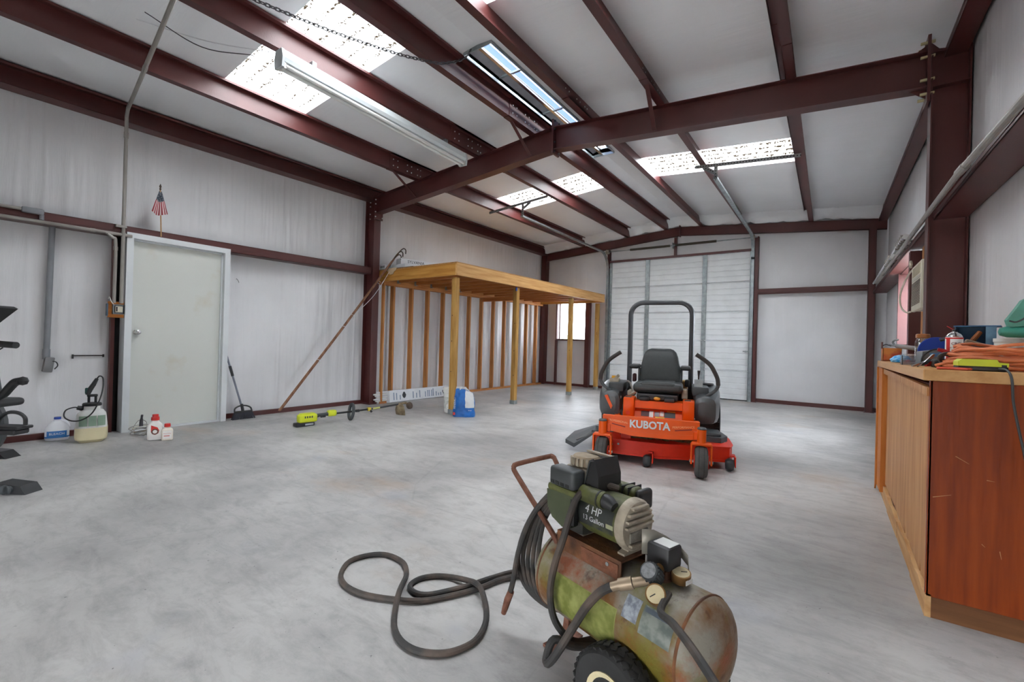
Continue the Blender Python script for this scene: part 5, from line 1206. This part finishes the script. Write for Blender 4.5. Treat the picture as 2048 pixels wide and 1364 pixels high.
def gauge(c, d, r, lab):
    c, d = Vector(c), Vector(d).normalized()
    q = co('pressure_gauge', G().cyl(c-d*.014, c+d*.010, r, None, 26), BRASS)
    co('gauge_face', G().cyl(c+d*.010, c+d*.0115, r*.86, None, 24), mat('yellowed_dial', srgb(196, 182, 146), .5, 0, .1, 30), True, q)
    e = d.orthogonal().normalized(); co('gauge_needle', G().cyl(c+d*.0122, c+d*.0122+e*r*.6, .0012, None, 5), INK, True, q)
    co('gauge_stem', G().cyl(c-d*.012, c-d*.030, .007, None, 8), BRASS, True, q)
    return q
gauge((.185, -.105, .430), (.25, -.72, .65), .027, 'a'); gauge((.188, .005, .452), (.1, -.12, .98), .027, 'b')
co('gauge_sticker', G().box(.2135, .2155, -.012, .018, .439, .451), WHITE, False)
swb.location = (0, 0, -.035); rg.location = (-.008, 0, .010)
# hose outlet coupler
co('outlet_coupler', G().cyl((.15, -.09, .45), (.118, -.118, .438), .013, None, 12).cyl((.118, -.118, .438), (.088, -.138, .424), .017, None, 12).cyl((.088, -.138, .424), (.07, -.15, .414), .012, None, 12), mat('zinc_coupler', srgb(158, 140, 118), .45, .4))
# handle
H1 = [(-.235, -.07, .395), (-.27, -.07, .43), (-.475, -.07, .575), (-.500, -.068, .600), (-.498, -.052, .613), (-.465, .080, .632), (-.452, .092, .632), (-.430, .095, .612), (-.27, .08, .43), (-.235, .075, .395)]
co('tow_handle', G().tube(H1, .0098, 10, smooth=3), RUSTY)
# foot and wheels
co('front_foot', G().prism([(-.31, 0), (-.26, 0), (-.255, .012), (-.245, .165), (-.262, .168), (-.285, .012), (-.31, .006)], .005, .035, 'y').prism([(-.31, 0), (-.26, 0), (-.255, .012), (-.31, .010)], -.06, .09, 'y'), RUSTY, False)
for s in (-1, 1):
    y = -.172 if s < 0 else .150; c = Vector((.115, y, .135))
    ty = co('wheel_tyre', G().lathe([(.075, -.030), (.10, -.034), (.122, -.032), (.131, -.022), (.133, 0), (.131, .022), (.122, .032), (.10, .034), (.075, .030)], 40, Matrix.Translation(c) @ Matrix.Rotation(PI/2, 4, 'X')), RUBBER)
    g = G()
    for i in range(34):
        for k in range(3):
            a = 2*PI*(i+.5*(k % 2))/34
            g.box(-.009, .009, -.0085+.021*(k-1), .0085+.021*(k-1), .128, .1365 if k == 1 else .1345, Matrix.Translation(c) @ Matrix.Rotation(a, 4, 'Y') @ Matrix.Rotation(.5 if k == 1 else -.35, 4, 'Z'))
    tag(co('tread_block', g, RUBBER, False, ty), kind='stuff')
    rm = co('wheel_rim', G().lathe([(.02, -.012), (.05, -.014), (.066, -.020), (.074, -.034), (.079, -.034), (.079, .034), (.074, .034), (.02, .012)], 32, Matrix.Translation(c) @ Matrix.Rotation(PI/2*(1 if s < 0 else 1), 4, 'X')), CREAM, True, ty)
    co('hub', G().cyl(c+Vector((0, -.03, 0)), c+Vector((0, .03, 0)), .018, None, 14), RUSTY, True, ty)
    co('rim_hole', G().cyl(c+Vector((.025, s*.0165, .035)), c+Vector((.025, s*.018, .035)), .010, None, 12), BLACK, True, ty)
co('axle', G().cyl((.115, -.18, .135), (.115, .16, .135), .010, None, 10), RUSTY)
co('axle_bracket', G().box(.085, .145, -.125, .11, .125, .165).box(.09, .14, -.10, -.095, .13, .20).box(.09, .14, .085, .09, .13, .20), BLACK, False)
# power cord of the compressor
co('power_cord', G().tube([(.20, -.07, .43), (.23, -.15, .425), (.30, -.20, .445), (.40, -.26, .445), (.50, -.32, .42), (.62, -.38, .30), (.72, -.42, .12), (.78, -.46, .012), (.70, -.55, .010)], .0095, 8, smooth=6), HOSE)

# air hose (a thing of its own, hung on the compressor)
CM = Matrix.Translation((5.9227, -3.3783, 0)) @ Matrix.Rotation(math.radians(-17.69), 4, 'Z')
ah = thing('air_hose', 'dusty black rubber air hose coiled on the compressor and looped across the floor', 'hose')
def hose(name, loc_pts, r=.0105, world=False, sm=5):
    P = [Vector(p) if world else CM @ Vector(p) for p in loc_pts]
    return obj(name, G().tube(P, r, 9, smooth=sm), HOSE, ah, True)
for k in range(5):
    f_ = k/4; lp_ = lambda p, q: tuple(p[i]+(q[i]-p[i])*f_ for i in range(3))
    P = [(-.295+.006*k, -.035, .562-.008*k), lp_((-.385, -.07, .44), (-.325, -.055, .45)), lp_((-.438, -.082, .30), (-.358, -.052, .31)), lp_((-.430, -.07, .195), (-.362, -.045, .20)), lp_((-.375, -.04, .135), (-.335, -.03, .138)), (-.29, .0, .118+.002*k), (-.22, .09, .135), (-.17, .165, .22), (-.165, .175, .36), (-.185, .14, .47), (-.235, .05, .548)]
    obj('hose_coil', G().tube([CM @ Vector(p) for p in P], .0088, 9, closed=True, smooth=4), HOSE, ah, True)
hose('hose_strand', [(-.06, .03, .622), (-.09, -.005, .632), (-.118, -.05, .625), (-.122, -.095, .600), (-.118, -.130, .555), (-.125, -.152, .48), (-.148, -.165, .39), (-.165, -.165, .29), (-.152, -.150, .20), (-.12, -.10, .138), (-.10, -.02, .125)], .0115)
hose('outlet_hose', [(.07, -.15, .414), (.045, -.168, .392), (.01, -.185, .34), (-.03, -.20, .26), (-.075, -.215, .17), (-.105, -.22, .125), (-.125, -.21, .125), (-.125, -.18, .17), (-.10, -.12, .14), (-.09, .0, .10), (-.12, .1, .05)], .0125)
he = [(-.26, -.03, .575), (-.32, -.07, .52), (-.375, -.095, .42), (-.41, -.105, .31), (-.43, -.11, .20), (-.445, -.115, .14)]
hose('hose_end', he)
obj('end_fitting', G().tube([CM @ Vector(p) for p in ((-.438, -.113, .155), (-.452, -.117, .12), (-.462, -.12, .085), (-.470, -.122, .06))], [.0125, .014, .012, .010], 10), RUSTY, ah, True)
FL = [(5.62, -3.05, .05), (5.45, -2.985, .03), (5.299, -3.001, .014), (5.232, -3.098, .012), (5.203, -3.205, .012), (5.142, -3.331, .012), (5.07, -3.434, .012), (4.962, -3.501, .012), (4.842, -3.548, .012), (4.724, -3.552, .012), (4.629, -3.509, .012), (4.557, -3.412, .012), (4.581, -3.314, .012), (4.648, -3.26, .012), (4.765, -3.264, .014), (4.869, -3.33, .018), (4.947, -3.427, .030), (4.985, -3.475, .034), (5.028, -3.525, .026), (5.109, -3.602, .012), (5.193, -3.645, .012), (5.274, -3.648, .012), (5.342, -3.618, .012), (5.388, -3.567, .012), (5.409, -3.484, .012), (5.381, -3.391, .014), (5.313, -3.301, .016), (5.236, -3.239, .033), (5.19, -3.222, .036), (5.153, -3.214, .030), (5.049, -3.216, .014), (4.977, -3.256, .012), (4.939, -3.319, .012), (4.951, -3.383, .012), (5.007, -3.405, .012), (5.065, -3.385, .014), (5.120, -3.310, .018), (5.160, -3.225, .018), (5.195, -3.10, .012), (5.255, -2.985, .012), (5.42, -2.93, .03), (5.60, -2.98, .06)]
hose('floor_loop', FL, .0118, True, 4)

# ================================================================ WORKBENCH CABINET
cb = thing('base_cabinet', 'battered stained plywood base cabinet along the right wall', 'cabinet', (0, 0, 0))
CX0, CY0, CY1, CT = 6.775, -2.205, -.095, 1.03
obj('end_panel', G().rbox(CX0+.005, 7.25, CY0, CY0+.02, .085, .982, .002, 1), CEND, cb)
obj('end_kick_board', G().box(CX0+.015, 7.25, CY0+.002, CY0+.03, .0, .086), CKICK, cb)
obj('far_panel', G().box(CX0+.005, 7.25, CY1-.02, CY1, .0, .982), CEND, cb)
# front: separate veneer sheets, gaps and a split
CF = [(-2.17, -1.69), (-1.682, -1.12), (-1.115, -.42)]
for i, (a, b) in enumerate(CF):
    y0, y1 = a, b
    poly = [(y0, .125), (y0+(y1-y0)*.30, .105), (y0+(y1-y0)*.34, .16), (y0+(y1-y0)*.36, .108), (y1, .12), (y1, .955), (y0, .955)] if i != 2 else [(y0, .12), (y1, .12), (y1, .955), (y0, .955)]
    g = G().prism(poly, CX0+.012+.003*i, CX0+.020+.003*i, 'x'); obj('front_panel', g, CFRONT, cb)
obj('backing_sheet', G().box(CX0+.030, CX0+.038, CY0+.02, CY1-.02, .08, .96), CEND, cb)
obj('edge_strip', G().prism([(-2.205, .09), (-2.182, .088), (-2.180, .40), (-2.176, .55), (-2.182, .7), (-2.178, .98), (-2.205, .98)], CX0+.004, CX0+.012, 'x'), CEND, cb)
obj('trim_strip', G().box(CX0-.004, CX0+.014, -2.19, -.36, .928, .965, Matrix.Translation((0, -1.2, .945)) @ Matrix.Rotation(.012, 4, 'X') @ Matrix.Translation((0, 1.2, -.945))), CFRONT, cb)
obj('corner_post', G().box(CX0-.012, CX0+.03, -.40, -.10, .05, .975), wood('orange_post', srgb(176, 98, 36), srgb(202, 128, 60), 'z'), cb)
obj('corner_moulding', G().prism([(-.10, .0), (-.16, .05), (-.155, .7), (-.13, .98), (-.09, .98)], CX0-.022, CX0-.012, 'x'), wood('orange_post', srgb(176, 98, 36), srgb(202, 128, 60), 'z'), cb)
kb = [(-2.205, -1.80, .0), (-1.795, -1.25, .004), (-1.245, -.72, .002), (-.715, -.12, .006)]
for y0, y1, o in kb:
    g = G().prism([(y0, 0), (y1, 0), (y1, .098), (y0+(y1-y0)*.7, .088), (y0+(y1-y0)*.45, .10), (y0+(y1-y0)*.2, .085), (y0, .095)], CX0+.002+o, CX0+.022+o, 'x'); obj('kick_board', g, CPALE, cb)
for a, b in (((6.86, .68), (6.90, .655)), ((6.95, .60), (6.972, .598)), ((6.795, .50), (6.85, .52)), ((6.99, .33), (6.995, .30)), ((6.94, .345), (6.95, .335))):
    d = (Vector((b[0]-a[0], 0, b[1]-a[1]))).normalized(); n_ = Vector((-d.z, 0, d.x))*.0012
    A_, B_ = Vector((a[0], CY0-.0006, a[1])), Vector((b[0], CY0-.0006, b[1]))
    obj('scratch', G().add([A_-n_, B_-n_*.3, B_+n_*.3, A_+n_], [(0, 1, 2, 3)]), CPALE, cb)
wt = tag(obj('worktop', G().rbox(CX0-.02, 7.255, CY0-.018, CY1+.005, .983, CT, .003, 1), CTOP), 'light wood worktop of the cluttered workbench', 'worktop')

# ---------------------------------------------------------------- things on the worktop
Z = CT+.0005
ch = thing('battery_charger', 'lime and black battery charger on the near edge of the worktop', 'charger', (6.937, -2.135, Z))
obj('base', G().rbox(-.072, .072, -.045, .045, .0, .020, .006, 2), BLACK, ch, True)
obj('cover', G().prism([(-.072, .019), (.072, .019), (.072, .034), (.045, .036), (.040, .047), (-.06, .047), (-.072, .036)], -.045, .045, 'y'), LIME, ch)
obj('socket', G().box(.052, .066, -.0465, -.045, .018, .027), BLACK, ch)
obj('power_cord', G().tube([(.045, -.045, .012), (.06, -.075, .008), (.068, -.098, -.025), (.072, -.104, -.11), (.085, -.105, -.20), (.105, -.106, -.32), (.118, -.108, -.43), (.15, -.11, -.62), (.22, -.12, -.90), (.24, -.16, -1.02), (.20, -.3, -1.02)], .0042, 7, smooth=5), DKGREY, ch, True)
# orange extension cords
def cord(label, x0, x1, y0, y1, z0, z1, turns, m, seed, r=.0055):
    rnd = random.Random(seed); P = []
    for i in range(turns*12):
        a = 2*PI*i/12; k = i//12; f_ = k/max(1, turns-1)
        jx = rnd.uniform(-.012, .012); jy = rnd.uniform(-.018, .018); sh = (1-.25*f_)
        P.append(((x0+x1)/2+math.cos(a)*(x1-x0)/2*sh+jx, (y0+y1)/2+math.sin(a)*(y1-y0)/2*sh+jy, z0+(z1-z0)*f_+.012*math.sin(a*2+k)*f_+rnd.uniform(0, .010)))
    return tag(obj('extension_cord', G().tube(P, r, 7, smooth=3), m, None, True), label, 'extension cord')
cord('big heap of pale orange extension cord on the worktop', 6.865, 7.22, -2.04, -1.74, Z+.007, Z+.098, 17, CORDO, 3, .0068)
cord('redder orange extension cord beneath and beside the larger heap', 6.95, 7.235, -2.02, -1.86, Z+.006, Z+.035, 5, mat('red_orange_cord', srgb(206, 84, 60), .5), 5, .0062)
tag(obj('cord_tail', G().tube([(6.80, -2.19, Z+.006), (6.85, -2.185, Z+.006), (6.90, -2.185, Z+.006), (6.93, -2.06, Z+.012)], .006, 7, smooth=4), mat('red_orange_cord', srgb(206, 84, 60), .5), None, True), 'orange cord end lying along the front edge of the worktop', 'cord')
tag(obj('cord_tail', G().tube([(6.825, -1.98, Z+.012), (6.86, -1.99, Z+.025), (6.93, -1.97, Z+.04), (7.02, -1.95, Z+.055)], .0068, 7, smooth=4), CORDO, None, True), 'pale orange cord end poking out towards the pliers', 'cord')
# contact cleaner can
cn = thing('spray_can', 'red and white aerosol cleaner can with silver top and red straw', 'spray can', (6.948, -1.60, Z))
obj('can_body', G().lathe([(.031, 0), (.0335, .004), (.0335, .148), (.031, .152)], 28), mat('can_white', srgb(222, 226, 222), .35, 0, .03), cn, True)
obj('red_band', G().lathe([(.0338, .142), (.0338, .1495)], 28), RED, cn, True)
g = G()
for i in range(7):
    a = 3.55+.55*i/6
    for z in (.004, .148): g.v.append((.0338*math.cos(a), .0338*math.sin(a), z))
g.f = [(2*i, 2*i+2, 2*i+3, 2*i+1) for i in range(6)]; obj('red_stripe', g, RED, cn, True)
obj('dome', G().lathe([(.031, .152), (.032, .156), (.024, .168), (.014, .174), (.012, .178)], 24), CHROME, cn, True)
obj('valve', G().lathe([(.008, .178), (.008, .19), (.001, .192)], 12), BLACK, cn, True)
obj('straw', G().tube([(.0, 0, .186), (-.028, -.002, .208)], .002, 6), RED, cn, True)
cm = lambda z, a=4.75: frame_m((.0343*math.cos(a), .0343*math.sin(a), z), (-math.sin(a), math.cos(a), 0), (0, 0, 1))
text('lettering', 'CRC', .018, mat('dark_red_ink', srgb(130, 26, 34), .5), cn, cm(.118), .0006)
text('lettering', 'QD Electronic', .0095, mat('dark_red_ink', srgb(130, 26, 34), .5), cn, cm(.098), .0006)
text('lettering', 'Cleaner', .0105, mat('dark_red_ink', srgb(130, 26, 34), .5), cn, cm(.085), .0006)
# blue disc
tag(obj('blue_reel', G().lathe([(.012, -.008), (.074, -.009), (.078, -.004), (.078, .004), (.074, .009), (.012, .008)], 40, Matrix.Translation((6.912, -1.40, Z+.079)) @ Matrix.Rotation(PI/2-.12, 4, 'X')), mat('deep_blue', srgb(22, 52, 140), .35), None, True), 'deep blue round disc standing upright behind the spray can', 'disc')
# toolbox
tb = thing('tool_tray', 'open blue metal toolbox tipped on its side behind the cords', 'toolbox', (7.075, -1.33, Z), -.25)
g = G(); a, b, h, t = .075, .055, .215, .003
g.box(-a, a, b-t, b, .0, h); g.box(-a, -a+t, -b, b, .0, h); g.box(a-.03, a, -b, b, 0, h); g.box(-a, a, -b, b, 0, t); g.box(-a-.005, a+.02, -b-.012, b, h, h+.006)
obj('box_shell', g, BLUEBOX, tb)
obj('lid_edge', G().box(a-.034, a+.004, -b-.006, -b+.002, 0, h), mat('worn_blue', srgb(96, 134, 160), .5, 0, .2, 20), tb)
hm = thing('hammer', 'hammer with brown handle leaning in the blue toolbox', 'hammer', (7.02, -1.43, Z))
obj('handle', G().tube([(.01, 0, .115), (.035, .02, .15), (.06, .04, .185)], [.010, .012, .011], 10), wood('brown_handle', srgb(116, 66, 34), srgb(146, 90, 50), 'z'), hm, True)
obj('head', G().rbox(-.05, .03, -.012, .012, .118, .140, .005, 1, Matrix.Rotation(.35, 4, 'Y')), mat('worn_iron', srgb(140, 126, 110), .5, .3), hm, True)
obj('claw', G().tube([(-.045, 0, .143), (-.075, 0, .148), (-.10, 0, .140)], [.010, .007, .003], 8, smooth=3), DKSTEEL, hm, True)
tag(obj('white_tub', G().lathe([(.04, 0), (.046, .004), (.050, .13), (.053, .133), (.053, .15), (.001, .152)], 24, Matrix.Translation((7.155, -1.52, Z))), WHITE, None, True), 'white plastic tub under the teal tool', 'tub')
tl = thing('teal_power_tool', 'teal green power tool lying above the cords at frame edge', 'power tool', (7.16, -1.58, Z+.153))
obj('motor_body', G().lathe([(.004, -.075), (.018, -.07), (.027, -.045), (.029, 0), (.026, .05), (.020, .09)], 22, Matrix.Translation((.02, 0, .028)) @ Matrix.Rotation(PI/2, 4, 'Y')), TEAL, tl, True)
obj('handle_shell', G().prism([(-.02, .05), (.02, .055), (.06, .06), (.10, .05), (.10, .20), (.05, .20), (.02, .18), (.0, .14), (-.03, .085)], -.025, .025, 'y'), mat('pale_teal', srgb(92, 160, 140), .45, 0, .15, 12), tl)
obj('knuckle_guard', G().tube([(-.025, -.03, .08), (.0, -.03, .075), (.03, -.03, .10), (.04, -.03, .14), (.035, -.03, .17)], .004, 6, smooth=4), DKGREY, tl, True)
obj('trigger', G().rbox(.05, .10, -.02, .02, .03, .045, .005, 1), BLACK, tl, True)
# jar of bits
jr = thing('tool_jar', 'clear jar of small tools with brown lid in front of column', 'jar', (6.882, -1.20, Z))
obj('glass', G().lathe([(.030, 0), (.036, .006), (.037, .13), (.030, .15), (.028, .155)], 24), CLEAR, jr, True)
obj('lid', G().lathe([(.030, .155), (.033, .157), (.033, .175), (.028, .18), (.001, .18)], 24), mat('amber_lid', srgb(150, 90, 40), .4), jr, True)
for k, (x, y, m) in enumerate(((-.012, -.01, CHROME), (.006, -.012, BLACK), (.016, .0, DKGREY), (-.004, .012, mat('blue_steel', srgb(70, 110, 130), .4, .4)), (.0, -.018, CHROME))): obj('tool_bit', G().tube([(x, y, .012), (x*1.3, y*1.2, .13-.01*k)], .006, 6), m, jr)
# far end: carton, caulk gun, blue bag
bx = thing('open_carton', 'small open orange brown cardboard carton at far end of worktop', 'carton', (6.825, -.25, Z))
g = G(); g.box(-.055, .055, -.06, -.056, 0, .10); g.box(-.055, .055, .056, .06, 0, .10); g.box(-.055, -.051, -.06, .06, 0, .10); g.box(.051, .055, -.06, .06, 0, .085); g.box(-.055, .055, -.06, .06, 0, .003); obj('carton_walls', g, mat('orange_card', srgb(190, 116, 50), .7, 0, 0, 8, col2=srgb(160, 52, 30), ramp=(.45, .6)), bx)
obj('flap', G().box(-.058, -.055, -.06, .06, .095, .145), mat('dark_card', srgb(90, 40, 30), .8), bx)
cg = thing('caulk_gun', 'grey metal caulk gun resting on the carton', 'caulk gun', (6.84, -.28, Z+.115))
obj('rod', G().tube([(-.03, 0, .01), (.13, -.16, -.02)], .006, 8), GALV, cg, True)
obj('cradle', G().tube([(.01, -.03, .002), (.11, -.13, -.015)], .016, 12), mat('grey_tool', srgb(140, 138, 136), .5, .3), cg, True)
obj('trigger_grip', G().tube([(.0, 0, .01), (-.01, .0, .03), (.0, -.01, .045), (.02, -.02, .05)], .007, 8, smooth=3), GALV, cg, True)
obj('hook', G().tube([(-.02, 0, .0), (-.05, 0, .012), (-.07, 0, .0), (-.075, .0, -.012)], .003, 6, smooth=4), DKSTEEL, cg, True)
g = G().lathe([(.02, 0), (.052, .004), (.055, .02), (.035, .042), (.012, .05)], 16)
g.v = [(x+.008*noise.noise(Vector((x*60, y*60, z*60))), y+.008*noise.noise(Vector((x*60, y*60, 5+z*60))), max(0, z+.006*noise.noise(Vector((x*70, 9, y*70))))) for x, y, z in g.v]
tag(obj('blue_plastic_bag', g, mat('bright_blue_film', srgb(44, 146, 214), .25, 0, .3, 40, col2=srgb(140, 206, 240)), None, False, (6.825, -.80, Z)), 'crumpled bright blue plastic bag on the worktop edge', 'bag')
tag(obj('paper_stack', G().rbox(6.90, 7.06, -.62, -.42, Z, Z+.06, .003, 1), mat('faded_paper', srgb(176, 150, 140), .8, 0, .2, 10)), 'faded paper packets below the window end of the worktop', 'packets')
cl = thing('clear_bit_box', 'clear plastic box of bits near the middle of the worktop', 'box', (6.79, -1.46, Z))
g = G(); a, b, h, t = .030, .04, .052, .002
g.box(-a, a, -b, -b+t, 0, h); g.box(-a, a, b-t, b, 0, h); g.box(-a, -a+t, -b, b, 0, h); g.box(a-t, a, -b, b, 0, h); obj('box_shell', g, CLEAR, cl)
for i in range(6): obj('bit_strip', G().box(-a+.004, a-.004, -b+.006+.012*i, -b+.012+.012*i, .001, .02+.004*(i % 3)), DKSTEEL if i % 2 else LETTER, cl)
obj('corner_rib', G().box(-a-.001, -a+.003, -b-.001, -b+.003, 0, h), BLACK, cl)
obj('lid', G().box(-a, a, -b, b, h, h+.004, Matrix.Translation((0, 0, .004))), CLEAR, cl)
pp = thing('tin_snips', 'pliers with red handles lying on the worktop', 'pliers', (6.80, -1.86, Z), .5)
obj('jaws', G().prism([(-.045, .0), (.01, .012), (.03, .03), (.02, .034), (-.01, .022), (-.05, .006)], -.006, .006, 'y').prism([(-.03, .0), (.02, .022), (.045, .062), (.036, .064), (.005, .03)], -.010, -.002, 'y'), CHROME, pp)
obj('handle', G().tube([(.02, 0, .018), (.05, .0, .028), (.085, .01, .045)], .007, 8, smooth=3), RED, pp, True)
obj('handle', G().tube([(.02, .012, .010), (.055, .02, .012), (.09, .03, .02)], .007, 8, smooth=3), RED, pp, True)
tag(obj('black_tool_roll', G().rbox(6.83, 6.93, -1.90, -1.80, Z, Z+.04, .012, 3), BLACK, None, True), 'black rolled tool pouch beside the pliers', 'pouch')
g = G()
for k in range(5): g.tube([(6.875+(.032-.004*k)*math.cos(a), -1.915+.006*k, Z+.046+(.026-.003*k)*math.sin(a)) for a in [2*PI*i/16 for i in range(16)]], .004, 6, closed=True)
tag(obj('black_cable_coil', g, mat('cable_black', srgb(58, 58, 58), .5), None, True), 'small coil of black cable in front of the spray can', 'cable')
sdv = thing('screwdriver', 'red handled screwdriver lying before the spray can', 'screwdriver', (6.90, -1.75, Z+.075))
obj('handle', G().tube([(-.035, 0, .012), (-.01, 0, .004), (.025, 0, -.010)], [.008, .010, .007], 10), mat('dark_red', srgb(160, 26, 34), .4), sdv, True)
obj('blade', G().tube([(.025, 0, -.010), (.08, .01, -.030)], .003, 6), CHROME, sdv, True)
tag(obj('yellow_wire_nuts', G().tube([(6.945, -1.72, Z+.045), (6.965, -1.71, Z+.055), (6.985, -1.72, Z+.045), (7.0, -1.71, Z+.06)], .008, 6, smooth=3), mat('tan_yellow', srgb(196, 150, 70), .5), None, True), 'tan twisted cable end beside the can base', 'cable end')
gt = thing('grey_meter', 'grey angular tool case between clear box and blue disc', 'tool case', (6.865, -1.52, Z), .3)
obj('case', G().prism([(-.045, 0), (.05, 0), (.05, .06), (.02, .085), (-.04, .075)], -.03, .03, 'y'), mat('mid_grey', srgb(116, 120, 124), .45), gt)
obj('case_label', G().box(-.01, .035, -.0312, -.030, .05, .07), mat('pale_blue', srgb(90, 140, 190), .5), gt)
obj('carry_strap', G().tube([(-.045, -.031, .0), (-.04, -.034, .05), (.0, -.034, .085), (.05, -.034, .09)], .004, 6, smooth=4), BLACK, gt, True)

# ================================================================ AIR CONDITIONER
au = thing('window_air_conditioner', 'beige window air conditioner with louvred front beside the column', 'air conditioner', (7.03, .37, 1.47))
obj('cabinet', G().rbox(.03, .235, -.245, .245, .0, .39, .008, 1), BEIGE, au, True)
obj('front_bezel', G().rbox(-.0, .035, -.25, .25, -.005, .395, .012, 2), BEIGE, au, True)
for k in range(15): obj('louvre', G().box(-.004, .001, -.215, .215, .045+.0135*k, .0505+.0135*k), mat('louvre_brown', srgb(96, 84, 70), .6), au)
for k in range(8): obj('outlet_slat', G().box(-.004, .001, -.21+.052*k, -.20+.052*k, .29, .37), mat('outlet_beige', srgb(170, 162, 140), .5), au)
obj('control_strip', G().box(-.003, .001, -.215, .215, .255, .28), mat('control_beige', srgb(190, 184, 170), .5), au)
obj('power_cord', G().tube([(.0, .25, .0), (-.03, .29, .0), (-.06, .36, .06), (-.06, .40, .18), (-.02, .36, .33), (.02, .30, .40)], .008, 7, smooth=5), mat('cream_cord', srgb(206, 198, 180), .5), au, True)
tag(obj('cable_bundle', G().tube([(7.02+.01*math.cos(a)*1, .60+.06*math.cos(a), 1.895+.025*math.sin(a)) for a in [2*PI*i/14 for i in range(14)]], .010, 7, closed=True), mat('cream_cord', srgb(206, 198, 180), .5), None, True), 'white cable bundle on top of the air conditioner', 'cable')
tag(obj('upright_stud', G().box(7.15, 7.19, .95, 1.04, 0, 2.12), STUDZ), 'orange wood stud on the right wall behind the air conditioner', 'stud')
